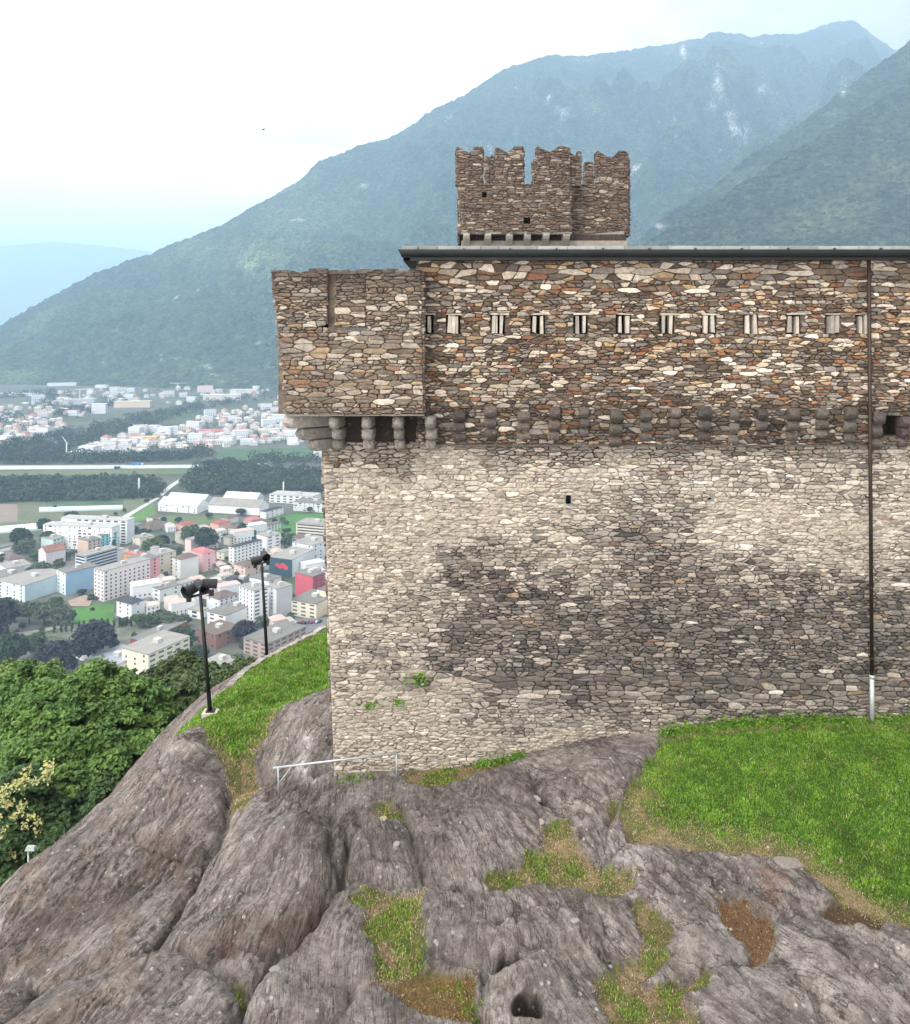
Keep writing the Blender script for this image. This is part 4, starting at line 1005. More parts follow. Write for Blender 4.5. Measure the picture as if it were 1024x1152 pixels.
# mortar bed cut round the putlog holes, with the slanting corner as a last column
edge = [a0[0]+.42]
def cells_with_holes(u0, u1, v0, v1, hs):
    hs = sorted(hs, key=lambda h: h[0]); res = []; x = u0
    for h in hs:
        res.append((x, h[0], v0, v1)); res.append((h[0], h[1], v0, h[2])); res.append((h[0], h[1], h[3], v1)); x = h[1]
    res.append((x, u1, v0, v1)); return res
def merge_holes(hs):
    hs = sorted(hs); return hs
lw.backing(cells_with_holes(a1[0]+.06, 17.2, a1[1], zt, sorted(holes)), fr, mort_lower, .055)
n_ = 40
zz2 = np.linspace(a1[1], zt, n_); xe = a1[0]+(a0[0]-a1[0])*(zz2-a1[1])/(zt-a1[1])
lw.solid([(x, 25.0, z) for x, z in zip(xe, zz2)]+[(a1[0]+.06, 25.0, z) for z in zz2], [(i, n_+i, n_+i+1, i+1) for i in range(n_-1)], tuple(np.array(lin((150,140,128)))))
for h in holes: lw.box(h[0]-.02, h[1]+.02, 25.35, 25.45, h[2]-.02, h[3]+.02, tuple(np.array(lin((50,46,44)))))
# left flank running back into the hill
fl_ = ((a1[0], 25, 0), (0, 1, 0), (0, 0, 1), (-1, 0, 0))
def col_flank(x, z, r, ar): return tuple(choose(r, [(1, P_grey), (1, P_beige), (.5, P_dark), (.3, P_plum), (.3, P_stain)])*r.uniform(.8, 1.1))
flank = masonry([(0, a1[1]), (12, a1[1]), (12, zt), (0, zt)], 2, col_flank, .2, .09, .36, 2.3, .016)
lean = (a0[0]-a1[0])/(zt-a1[1])
fl_ = ((a1[0]-lean*a1[1], 25, 0), (0, 1, 0), (lean, 0, 1), (-1, 0, 0))
lw.lay(flank, fl_)
lw.backing([(0, 24, a1[1], zt)], fl_, lambda u, v: (np.full(u.shape, -.02), np.broadcast_to(np.array(lin((120,112,102))), u.shape+(3,))), .6)
cfix(lw.build('lower_wall', STONE, castle))

# upper wall
UY = 24.85
def U(px, py): return XZ(px, py, UY)
uw = Stones(); fu = ((0,UY,0),(1,0,0),(0,0,1),(0,-1,0))
u0 = U(471, 500); u1 = U(471, 287)
slit_x = [480, 510, 560, 605, 653, 701, 750, 797, 844, 892, 936, 970, 1035, 1080]
slits = []
for i, sx in enumerate(slit_x):
    c = U(sx, 365); slits.append((c[0]-.21, c[0]+.21, c[1]-.28, c[1]+.28))
recess = (U(994, 0)[0], U(1012, 0)[0], U(0, 490)[1], U(0, 468)[1])
uw.lay(masonry([(u0[0], u0[1]), (17.2, u0[1]), (17.2, u1[1]), (u0[0], u1[1])], 3, col_upper, .086, .036, .30, 2.6, .009, (.03, .11), skip=slits+[recess]), fu)
allh = sorted(slits+[recess], key=lambda h: h[0])
# recess overlaps no slit in u, except by chance: keep its own column
cells = []; x = u0[0]
for h in allh:
    cells += [(x, h[0], u0[1], u1[1]), (h[0], h[1], u0[1], h[2]), (h[0], h[1], h[3], u1[1])]; x = h[1]
cells.append((x, 17.2, u0[1], u1[1]))
uw.backing(cells, fu, mort_upper, .1)
dk = tuple(np.array(lin((60,54,50))))
for h in slits+[recess]:
    d = .7
    uw.solid([(h[0],UY-.02,h[2]),(h[1],UY-.02,h[2]),(h[1],UY-.02,h[3]),(h[0],UY-.02,h[3]),(h[0],UY+d,h[2]),(h[1],UY+d,h[2]),(h[1],UY+d,h[3]),(h[0],UY+d,h[3])],
             [(0,1,5,4),(1,2,6,5),(2,3,7,6),(3,0,4,7),(4,5,6,7)], dk)
# underside lip and the left end of the projecting upper wall, then plain flank
uw.box(u0[0]-.02, 17.2, UY, 25.0, u0[1]-.06, u0[1], tuple(np.array(lin((110,104,98)))))
uw.lay(masonry([(0, u0[1]+.0), (12, u0[1]), (12, u1[1]), (0, u1[1])], 4, col_flank, .2, .09, .34, 2.3, .016), ((u0[0], UY, 0), (0, 1, 0), (0, 0, 1), (-1, 0, 0)))
uw.backing([(0, 24, u0[1], u1[1])], ((u0[0], UY, 0), (0, 1, 0), (0, 0, 1), (-1, 0, 0)), lambda u, v: (np.full(u.shape, -.02), np.broadcast_to(np.array(lin((120,112,102))), u.shape+(3,))), .6)
cfix(uw.build('upper_wall', STONE, castle))
# slit windows: two pale jambs, a lintel, some with a stone filling
frame_mat = attr_mat('dressed_stone', 6, .72, 1.15, 30, .5, .02)
def chip_box(S_, x0, x1, y0, y1, z0, z1, col, r, j=.008):
    vs = [(x0,y0,z0),(x1,y0,z0),(x1,y1,z0),(x0,y1,z0),(x0,y0,z1),(x1,y0,z1),(x1,y1,z1),(x0,y1,z1)]
    S_.solid([tuple(v+r.gauss(0, j) for v in p) for p in vs], [(0,3,2,1),(4,5,6,7),(0,1,5,4),(1,2,6,5),(2,3,7,6),(3,0,4,7)], col)
for i, h in enumerate(slits):
    r = random.Random(400+i); cx_ = (h[0]+h[1])/2; rt_ = empty('arrow_slit', (cx_, UY-25, (h[2]+h[3])/2+13.5)); rt_.parent = castle
    gap = .062 if i not in (0, 11) else .04
    for s_, wd in ((-1, r.uniform(.08, .12)), (1, r.uniform(.08, .12))):
        S_ = Stones(); tone = r.uniform(.45, .85); c = tuple(np.array(lin((202,193,180)))*tone)
        xa = s_*gap; xb = s_*(gap+wd); chip_box(S_, min(xa, xb), max(xa, xb), -.09, .22, -.29+r.uniform(0, .05), .29-r.uniform(0, .05), c, r, .011)
        S_.build('jamb', frame_mat, rt_)
    S_ = Stones(); chip_box(S_, -.21, .21+r.uniform(0, .2), -.085, .2, .292, .292+r.uniform(.03, .05), tuple(np.array(lin((186,178,166)))*r.uniform(.7, 1)), r); S_.build('lintel', frame_mat, rt_)
    if i in (1, 10):
        S_ = Stones(); chip_box(S_, -gap+.004, gap-.004, -.06, .15, -.27, .27, tuple(np.array(lin((200,194,184) if i == 1 else (150,142,132)))), r); S_.build('filling', frame_mat, rt_)
    if i == 2:
        S_ = Stones(); chip_box(S_, -gap+.004, -.005, -.05, .15, -.27, .27, tuple(np.array(lin((190,182,170)))), r); S_.build('filling', frame_mat, rt_)

# corbels: three rounded blocks stepping outwards
def corbel_mesh(width, proj, h, seed, tone):
    """local frame: z from -h to 0, wall at y = 0, projecting towards -y"""
    r = random.Random(seed); vs, fs, cols = [], [], []; n = 0; S_ = Stones()
    hs = [h*.36, h*.33, h*.31]; z = 0.0
    for k in range(3):
        pj = proj*(1-.3*k)*r.uniform(.93, 1.05)+.03; hh = hs[k]; wd = width*r.uniform(.88, 1.05); ox = r.gauss(0, .012)
        prof = []
        for q in range(9):                      # bull-nosed front, rounded more below
            t = q/8*math.pi; prof.append((-pj+hh*.42*(1-math.sin(t))**.9*(.8 if q < 4 else 1.5), z-hh*.5+math.cos(t)*hh*.49))
        prof = [(.25, z-hh*.01)]+prof+[(.25, z-hh*.99)]
        m = len(prof); secs = [(-.5, .72), (-.44, .90), (-.24, .99), (0, 1.01), (.24, .99), (.44, .90), (.5, .72)]; pts = []
        for sx, ks in secs:
            for (y_, z_) in prof:
                zc_ = z-hh*.5; pts.append((ox+sx*wd+r.gauss(0, .006), y_*ks+r.gauss(0, .008), zc_+(z_-zc_)*ks+r.gauss(0, .006)))
        F_ = []
        for a in range(6):
            for b in range(m): F_.append((a*m+b, a*m+(b+1) % m, (a+1)*m+(b+1) % m, (a+1)*m+b))
        F_ += [tuple(range(m)), tuple(range(7*m-1, 6*m-1, -1))]
        S_.solid(pts, F_, tuple(np.array(lin(tone))*r.uniform(.7, 1.15))); z -= hh
    return S_
def corbel(px, py_top, width, proj, h, Y, seed, tone=(128,122,116), rz=0.0):
    S_ = corbel_mesh(width, proj, h, seed, tone); o = S_.build('corbel', STONE, castle)
    X, Z = XZ(px, py_top, Y-proj*.5); o.location = (X, Y-25, Z+13.5); o.rotation_euler = (0, 0, rz); return o
for i, px in enumerate([517,552,589,624,658,693,727,760,793,826,858,892,925,958,988,1018,1052,1086]):
    r = random.Random(i); corbel(px, 459+r.uniform(-3, 4)+(6 if px > 985 else 0), .35+r.uniform(-.08, .07), .25+r.uniform(-.1, .06), 1.1+r.uniform(-.2, .1), UY-.03, 60+i, tuple(v*r.uniform(.98, 1.02)*(.85+.25*((i*7) % 5)/5) for v in (96, 88, 82)))
# bartizan: box corner projecting past front and flank
BY = 24.1
def Bz(px, py): return XZ(px, py, BY)
b_tl, b_tr, b_br, b_bl = Bz(306, 306), Bz(474, 304), Bz(477, 465), Bz(323, 466)
bz = Stones(); fb = ((0,BY,0),(1,0,0),(0,0,1),(0,-1,0))
g0, g1 = Bz(369, 0)[0], Bz(376, 0)[0]; gz0 = Bz(0, 366)[1]; q1 = Bz(412, 0)[0]; sill = Bz(0, 372)[1]
# main field below the sill, blocks left and right of the filled crenel, recessed filling
eL = lambda z: b_tl[0]+(b_bl[0]-b_tl[0])*(z-b_tl[1])/(b_bl[1]-b_tl[1])
vL = Bz(333, 306); 
kw = dict(hmean=.085, hmin=.04, hmax=.2, wr=3.2, joint=.009, depth=(.03, .085))
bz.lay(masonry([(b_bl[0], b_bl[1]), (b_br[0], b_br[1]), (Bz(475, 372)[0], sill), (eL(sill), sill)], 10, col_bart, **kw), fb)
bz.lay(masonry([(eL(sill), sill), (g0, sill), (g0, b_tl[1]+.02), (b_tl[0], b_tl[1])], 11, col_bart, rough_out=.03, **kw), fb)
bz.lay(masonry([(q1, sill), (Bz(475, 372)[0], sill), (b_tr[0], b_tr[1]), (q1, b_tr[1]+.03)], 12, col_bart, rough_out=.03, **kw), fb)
fbr = ((0,BY+.13,0),(1,0,0),(0,0,1),(0,-1,0))
bz.lay(masonry([(g1, sill+.1), (q1, sill+.1), (q1, b_tr[1]-.02), (g1, b_tr[1]-.02)], 13, col_bart, rough_out=.03, **kw), fbr)
bz.box(g0+.01, q1+.3, BY-.03, BY+.16, sill-.06, sill+.1, tuple(np.array(lin((92,86,82)))))
bz.box(Bz(395,0)[0], Bz(418,0)[0], BY-.03, BY+.1, sill-.3, sill-.16, tuple(np.array(lin((186,160,130)))))
bz.backing([(eL(sill)+.0, b_br[0], b_bl[1], sill), (b_bl[0], eL(sill), b_bl[1]+0, b_bl[1]+.01)], fb, mort_dark, .1)
nb = 12; zs = np.linspace(b_bl[1], b_tl[1], nb)
bz.solid([(eL(z), BY, z) for z in zs]+[(b_bl[0]+.3 if z < sill else g0-.001, BY, z) for z in zs], [(i, nb+i, nb+i+1, i+1) for i in range(nb-1)], tuple(np.array(lin((84,74,66)))))
bz.backing([(q1, b_tr[0], sill, b_tr[1])], fb, mort_dark, .1)
bz.backing([(g0, q1, sill, b_tr[1]-.03)], fbr, mort_dark, .1)
# returns: left end, right end, crenel sides, top and bottom
dm = tuple(np.array(lin((96,86,78)))); 
bz.solid([(g0,BY,sill),(g0,BY+.3,sill),(g0,BY+.3,b_tl[1]),(g0,BY,b_tl[1])], [(0,1,2,3)], dm)
bz.solid([(q1,BY,sill),(q1,BY+.13,sill),(q1,BY+.13,b_tl[1]),(q1,BY,b_tl[1])], [(0,1,2,3)], dm)
bz.solid([(b_br[0],BY,b_br[1]),(b_tr[0],BY,b_tr[1]),(b_tr[0],UY+.1,b_tr[1]),(b_br[0],UY+.1,b_br[1])], [(0,1,2,3)], dm)
bz.lay(masonry([(0, b_br[1]), (UY-BY, b_br[1]), (UY-BY, b_tr[1]), (0, b_tr[1])], 14, col_bart, **kw), ((b_tr[0]+.03, BY, 0), (0,1,0), (0,0,1), (1,0,0)))
ln = (b_tl[0]-b_bl[0])/(b_tl[1]-b_bl[1])
fbl = ((b_bl[0]-ln*b_bl[1], BY, 0), (0,1,0), (ln,0,1), (-1,0,0))
bz.lay(masonry([(0, b_bl[1]), (5.5, b_bl[1]), (5.5, b_tl[1]), (0, b_tl[1])], 15, col_bart, **kw), fbl)
bz.backing([(0, 5.5, b_bl[1], b_tl[1])], fbl, mort_dark, .3)
bz.solid([(b_tl[0],BY,b_tl[1]-.02),(b_tr[0],BY,b_tr[1]-.02),(b_tr[0],UY+.2,b_tr[1]-.02),(a0[0]+.3,UY+.2,b_tl[1]-.02),(a0[0]+.3,BY+5.5,b_tl[1]-.02),(b_tl[0],BY+5.5,b_tl[1]-.02)], [(0,1,2,3,4,5)], dm)
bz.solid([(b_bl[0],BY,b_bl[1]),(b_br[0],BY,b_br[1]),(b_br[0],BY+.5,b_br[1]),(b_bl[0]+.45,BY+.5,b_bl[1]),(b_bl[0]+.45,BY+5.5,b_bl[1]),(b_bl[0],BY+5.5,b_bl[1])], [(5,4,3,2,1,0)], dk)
bz.solid([(b_bl[0],BY+5.5,b_bl[1]),(a0[0],BY+5.5,b_bl[1]),(a0[0],BY+5.5,b_tl[1]-.02),(b_tl[0],BY+5.5,b_tl[1]-.02)], [(0,1,2,3)], dm)
# wall behind the opening under the bartizan, its shade put into the colour
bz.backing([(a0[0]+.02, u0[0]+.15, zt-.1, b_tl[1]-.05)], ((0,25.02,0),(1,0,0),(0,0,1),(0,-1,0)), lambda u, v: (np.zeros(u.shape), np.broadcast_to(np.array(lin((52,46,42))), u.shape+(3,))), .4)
bart = cfix(bz.build('bartizan', STONE, castle))
# uneven cap stones with two old swallow-tail horns
r = random.Random(77); cp = Stones()
x = b_tl[0]
while x < b_tr[0]-.1:
    w_ = r.uniform(.14, .4); px = CX+x*F/BY
    hgt = r.uniform(.0, .07)+.05*math.exp(-((px-352)/12)**2)+.03*math.exp(-((px-312)/10)**2)+.06*math.exp(-((px-420)/14)**2)-.05*math.exp(-((px-333)/7)**2)
    chip_box(cp, x, x+w_*.97, BY-.04+r.uniform(0, .05), BY+.5, b_tl[1]-.06, b_tl[1]+hgt+.0, tuple(np.array(lin((88,82,78)))*r.uniform(.75, 1.2)), r, .012); x += w_
cfix(cp.build('coping', frame_mat, castle))
# ledge slab at the foot of the bartizan and its corbels
cp = Stones(); x = b_bl[0]-.02
while x < b_br[0]-.05:
    w_ = r.uniform(.5, 1.1); x2 = min(x+w_, b_br[0]+.02); chip_box(cp, x, x2-.01, BY-.07, BY+.12, b_bl[1]-.045, b_bl[1]+.0, tuple(np.array(lin((120,113,104)))*r.uniform(.8, 1.1)), r, .008); x = x2
cfix(cp.build('ledge', frame_mat, castle))
for i, (px, rz) in enumerate([(381,-8),(415,-3),(449,0),(485,0)]):
    corbel(px, 467.5, .34, .84, 1.06, 25.0, 90+i, (140,134,128), R(rz))
for i, (px, rz, pj) in enumerate([(358,-48,1.35)]):
    S_ = corbel_mesh(.5, pj, 1.15, 95+i, (146,140,134)); o = S_.build('corbel', STONE, castle); o.location = (a0[0]+.05, .06, XZ(0, 466, 24.4)[1]+13.5); o.rotation_euler = (0, 0, R(rz))
for i, yy in enumerate([1.2, 2.5, 3.8]):
    S_ = corbel_mesh(.36, 1.1, 1.06, 97+i, (140,134,128)); o = S_.build('corbel', STONE, castle); o.location = (a0[0], yy, XZ(0, 467, 24.4)[1]+13.5); o.rotation_euler = (0, 0, R(-90))

# roof, gutter, downpipe
RY = 24.35
rz0 = XZ(0, 281.5, RY)[1]; rl = XZ(452, 0, RY)[0]
slab_mat = attr_mat('roof_slab', 3, .7, 1.2, 20, .5, .03)
rf = Stones(); x = rl; r = random.Random(31)
while x < 18:
    w_ = r.uniform(.5, .9); x2 = min(18.2, x+w_); k = r.uniform(.7, 1.15); c = np.array(lin((150,152,150)))*k
    rf.solid([(x,RY,rz0+.005),(x2-.012,RY,rz0+.005),(x2-.012,RY+.9,rz0+.05),(x,RY+.9,rz0+.05),(x,RY,rz0+.12+r.uniform(0,.012)),(x2-.012,RY,rz0+.12+r.uniform(0,.012)),(x2-.012,RY+.9,rz0+.17),(x,RY+.9,rz0+.17)], [(0,3,2,1),(4,5,6,7),(0,1,5,4),(1,2,6,5),(2,3,7,6),(3,0,4,7)], tuple(c)); x = x2
rf.solid([(rl,RY+.85,rz0+.1),(18.2,RY+.85,rz0+.1),(18.2,47,rz0+1.2),(rl,47,rz0+1.2),(rl,RY+.85,rz0-.25),(18.2,RY+.85,rz0-.25),(18.2,47,rz0-.25),(rl,47,rz0-.25)], [(0,1,2,3),(0,3,7,4),(1,5,6,2),(4,7,6,5),(2,6,7,3)], tuple(np.array(lin((128,126,122)))))
rf.box(rl+.45, 18.2, UY+.02, RY+.95, rz0-.26, rz0+.02, tuple(np.array(lin((90,84,78)))))
cfix(rf.build('roof', slab_mat, castle))
zinc = paint((52,54,56), .45, .2, 2.0, .6); zinc2 = paint((72,76,78), .45, .2, 2.0, .5)
gm = MB(); gx0 = XZ(448, 0, RY)[0]; prof = []
gz1, gz0_ = rz0+.0, XZ(0, 291, RY)[1]
for q in range(13):
    t = q/12*math.pi*.5; prof.append((RY-.13*math.cos(t)+.02, gz1-.0-(gz1-gz0_-.06)*math.sin(t)))
prof = [(RY-.13+.02, gz1+.015)]+prof+[(RY+.35, gz0_+.06), (RY+.35, gz1)]
n_ = len(prof); xsn = [gx0, gx0+.1, 18.2]
vs = []
for k, xg in enumerate(xsn):
    for (yy, zz_) in prof: vs.append((xg+(0 if k else (gz1-zz_)*.9), yy, zz_))
gm.add(vs, [(a*n_+b, a*n_+(b+1) % n_, (a+1)*n_+(b+1) % n_, (a+1)*n_+b) for a in range(2) for b in range(n_)]+[tuple(range(n_)), tuple(range(3*n_-1, 2*n_-1, -1))])
gm.box(gx0+.35, 18.2, RY+.1, UY+.0, gz0_-.03, gz0_+.055)
cfix(gm.build('gutter', zinc, castle))
for px in range(470, 1200, 52):
    m = MB(); X = XZ(px, 0, RY)[0]; m.box(X-.02, X+.02, RY-.135, RY+.05, gz1+.0, gz1+.035); m.box(X-.02, X+.02, RY-.12, RY+.02, gz1+.03, gz1+.06); cfix(m.build('gutter_bracket', zinc2, castle))
PY_ = 24.55
p0 = P(977.5, 288, PY_); p1 = P(981, 762, 24.72); p2 = P(981.5, 812, 24.72)
pipe_mat = paint((58,48,42), .5, .2, 2.0, .4); sleeve = paint((176,180,178), .45, .15, 3.0, .3)
m = MB(); m.tube(p0, p1, .055, .055, 16); pipe = cfix(m.build('downpipe', pipe_mat, castle, True))
m = MB(); m.tube((p1[0], p1[1], p1[2]+.06), (p2[0], p2[1], p2[2]-.3), .066, .066, 16); m.tube((p1[0], p1[1], p1[2]+.07), (p1[0], p1[1], p1[2]-.03), .075, .075, 16)
sv = m.build('sleeve', sleeve, None, True); cfix(sv); sv.parent = pipe
for py in (350, 455, 560, 660, 740):
    f = (py-288)/(762-288); c = Vector(p0).lerp(Vector(p1), f); m = MB(); m.tube((c.x,c.y,c.z-.025), (c.x,c.y,c.z+.025), .066, .066, 14); m.box(c.x-.015, c.x+.015, c.y+.05, 25.0, c.z-.02, c.z+.02); b_ = m.build('clamp', pipe_mat, None); cfix(b_); b_.parent = pipe

# ---------------------------------------------------------------- tower behind the roof
tw = empty('tower', (0, 43-25, 3+13.5)); tw.parent = castle
tinv = Matrix.Translation((0, -43, -3))
def tfix(o): o.data.transform(tinv); return o
def T(px, py, Y=43.0): return XZ(px, py, Y)
def merlon(pts_px, Y, th, seed, notch=None, name='merlon'):
    """merlon from photo outline left,right,bottom,top with a V cut; masonry in front, plain prism behind"""
    l, r_, b, t_ = pts_px; S_ = Stones(); f = ((0,Y,0),(1,0,0),(0,0,1),(0,-1,0))
    x0, z0 = T(l, b, Y); x1, z1 = T(r_, t_, Y); kw_ = dict(hmean=.105, hmin=.06, hmax=.24, wr=3.0, joint=.011, depth=(.03, .10), rough_out=.05)
    if notch:
        nx_, nz = T(notch[0], notch[1], Y); halves = [[(x0,z0),(nx_,z0),(nx_,nz),(x0+.15*(nx_-x0),z1-.02),(x0,z1)], [(nx_,z0),(x1,z0),(x1,z1-.03),(x1-.55*(x1-nx_),z1+.02),(nx_,nz)]]
    else: halves = [[(x0,z0),(x1,z0),(x1,z1),(x0,z1)]]
    bc = tuple(np.array(lin((88,78,74))))
    for k, hp_ in enumerate(halves):
        S_.lay(masonry(hp_, seed+k, col_tower, **kw_), f, bevel=.025)
        n = len(hp_); S_.solid([(x, Y+.01, z) for x, z in hp_]+[(x, Y+th, z) for x, z in hp_], [tuple(range(n)), tuple(range(2*n-1, n-1, -1))]+[(i, n+i, n+(i+1) % n, (i+1) % n) for i in range(n)], bc)
    for (sx, nx2) in ((x0, -1), (x1, 1)):
        S_.lay(masonry([(0, z0), (th, z0), (th, z1-.1), (0, z1-.1)], seed+7, col_tower, **kw_), ((sx, Y, 0), (0,1,0), (0,0,1), (nx2,0,0)), bevel=.025)
    return tfix(S_.build(name, STONE, tw))
TF, TB = 43.0, 43.9
S_ = Stones(); f = ((0,TF,0),(1,0,0),(0,0,1),(0,-1,0)); kw = dict(hmean=.105, hmin=.06, hmax=.26, wr=3.0, joint=.011, depth=(.03, .11))
A = [T(520.5,263),T(642,264),T(641,207),T(514.6,207)]
hl = [(T(545,218)[0]-.12, T(545,218)[0]+.12, T(0,222)[1], T(0,216)[1]), (T(593,248)[0]-.17, T(593,248)[0]+.17, T(0,252)[1], T(0,245)[1])]
S_.lay(masonry(A, 40, col_tower, skip=hl, **kw), f, bevel=.025)
cl = []; x = A[3][0]+.12
for h in hl: cl += [(x, h[0], A[0][1], A[2][1]), (h[0], h[1], A[0][1], h[2]), (h[0], h[1], h[3], A[2][1])]; x = h[1]
cl.append((x, A[1][0], A[0][1], A[2][1]))
S_.backing(cl, f, mort_dark, .15)
S_.solid([(A[0][0],TF+.03,A[0][1]),(A[0][0]+.6,TF+.03,A[0][1]),(A[3][0]+.7,TF+.03,A[3][1]),(A[3][0],TF+.03,A[3][1])], [(0,1,2,3)], tuple(np.array(lin((96,86,80)))))
bc = tuple(np.array(lin((88,78,74))))
for h in hl: S_.box(h[0]-.05, h[1]+.05, TF+.4, TF+.5, h[2]-.05, h[3]+.05, tuple(np.array(lin((44,38,36)))))
# right part, set back, with its own right flank
Bq = [T(640,264,TB),T(706,266,TB),T(707,207,TB),T(640,207,TB)]
S_.lay(masonry(Bq, 41, col_tower, **kw), ((0,TB,0),(1,0,0),(0,0,1),(0,-1,0)), bevel=.025); S_.backing([(Bq[0][0], Bq[1][0]-.02, Bq[0][1], Bq[2][1])], ((0,TB,0),(1,0,0),(0,0,1),(0,-1,0)), mort_dark, .15)
S_.lay(masonry([(0, A[1][1]), (TB-TF, A[1][1]), (TB-TF, A[2][1]), (0, A[2][1])], 42, col_tower, **kw), ((A[1][0], TF, 0), (0,1,0), (0,0,1), (1,0,0)), bevel=.025)
S_.solid([(A[1][0]-.03,TF,A[1][1]),(A[1][0]-.03,TB,A[1][1]),(A[1][0]-.03,TB,A[2][1]),(A[1][0]-.03,TF,A[2][1])], [(0,1,2,3)], bc)
xr, xl_ = Bq[1][0], A[3][0]+.12; zb, zp = A[0][1], A[2][1]; BK = 51.5
for (xx, nx2, y0_) in ((xr, 1, TB), (xl_, -1, TF)):
    S_.lay(masonry([(0, zb), (BK-y0_, zb), (BK-y0_, zp), (0, zp)], 43, col_tower, hmean=.22, hmin=.1, hmax=.36, wr=2.3, joint=.016, depth=(.03, .1)), ((xx, y0_, 0), (0,1,0), (0,0,1), (nx2,0,0)), bevel=.025)
    S_.solid([(xx-.02*nx2,y0_,zb),(xx-.02*nx2,BK,zb),(xx-.02*nx2,BK,zp),(xx-.02*nx2,y0_,zp)], [(0,1,2,3)], bc)
    S_.solid([(xx-.5*nx2,y0_,zb),(xx-.5*nx2,BK,zb),(xx-.5*nx2,BK,zp),(xx-.5*nx2,y0_,zp)], [(0,1,2,3)], bc)
S_.box(xl_, xr, BK-.5, BK, zb, zp, bc); S_.box(xl_+.5, xr-.5, TB+.5, BK-.5, zb+1.0, zb+1.3, bc)
# parapet thickness and walk, then the shaft below
S_.solid([(A[3][0],TF,zp),(A[2][0],TF,zp),(A[2][0],TF+.5,zp),(A[3][0],TF+.5,zp)], [(0,1,2,3)], bc); S_.solid([(Bq[0][0]-.05,TB,zp),(xr,TB,zp),(xr,TB+.5,zp),(Bq[0][0]-.05,TB+.5,zp)], [(0,1,2,3)], bc)
S_.box(A[3][0]+.1, A[1][0]-.05, TF+.45, TF+.5, zb, zp, bc); S_.box(Bq[0][0], xr, TB+.45, TB+.5, zb, zp, bc)
S_.box(A[0][0]+.35, xr-.1, TF+.75, BK-.4, 2.2, zb+.05, tuple(np.array(lin((70,62,58)))))
tfix(S_.build('parapet_wall', STONE, tw))
merlon((514,543,208,165), TF, .55, 50, (528,172)); merlon((558,589,208,165), TF, .55, 53, (571,172))
merlon((604,640.5,208,165), TF, .55, 56, (619,171)); merlon((600.5,604.5,208,179), TF, .5, 58)
merlon((640.5,653.5,209,171), TF+.35, .6, 59, (647,176)); merlon((671.5,706,210,170), TB, .55, 62, (688,179))
merlon((546.5,555,212,175), BK-1.2, .55, 66, (551,177)); merlon((658.5,667,212,182), BK-1.0, .55, 69); merlon((701,708,266,178), TB+.7, 1.2, 71)
for i, px in enumerate([525, 549, 573.5, 593.5, 614.5, 637.5]):
    S_ = Stones(); X, Z = T(px, 262.5, TF); r = random.Random(i)
    chip = [(-.17,-.03),(.17,-.03)]
    pr = [(-.05,0),(-.08,-.12),(.0,-.28),(.22,-.42),(.45,-.56),(.85,-.62),(.85,0)]
    pts = [(X+s_*.17+r.gauss(0,.01), TF+y_, Z+z_) for s_ in (-1, 1) for (y_, z_) in pr]; n = len(pr)
    S_.solid(pts, [tuple(range(n)), tuple(range(2*n-1, n-1, -1))]+[(k, n+k, n+(k+1) % n, (k+1) % n) for k in range(n)], tuple(np.array(lin((158,152,146)))*r.uniform(.85, 1.05)))
    tfix(S_.build('corbel', frame_mat, tw))
S_ = Stones(); r = random.Random(8)
X0, Z0 = T(519, 262.5, TF); X1, _ = T(643, 262.5, TF); chip_box(S_, X0, X1, TF-.06, TF+.5, Z0-.04, Z0+.06, tuple(np.array(lin((136,128,122)))), r, .006); tfix(S_.build('ledge', frame_mat, tw))
S_ = Stones(); X0, Z0 = T(645, 266, TB); X1, _ = T(702, 266, TB); S_.solid([(X0,TB-.12,Z0+.02),(X1,TB-.12,Z0+.28),(X1+.05,TB+.3,Z0+.28),(X0,TB+.3,Z0+.02),(X0+.15,TB+.1,Z0-.5),(X1,TB+.1,Z0-.45),(X1,TB+.4,Z0-.45),(X0,TB+.4,Z0-.5)], [(0,1,2,3),(4,7,6,5),(0,4,5,1),(1,5,6,2),(2,6,7,3),(3,7,4,0)], tuple(np.array(lin((168,160,150))))); tfix(S_.build('ledge', frame_mat, tw))
S_ = Stones(); X0, Z0 = T(519, 268, TF+.76); X1, _ = T(705, 268, TF+.76)
S_.box(X0, X1, TF+.55, TF+.74, 2.5, T(0, 269.5, TF)[1], tuple(np.array(lin((150,142,134))))); tfix(S_.build('base_course', frame_mat, tw))

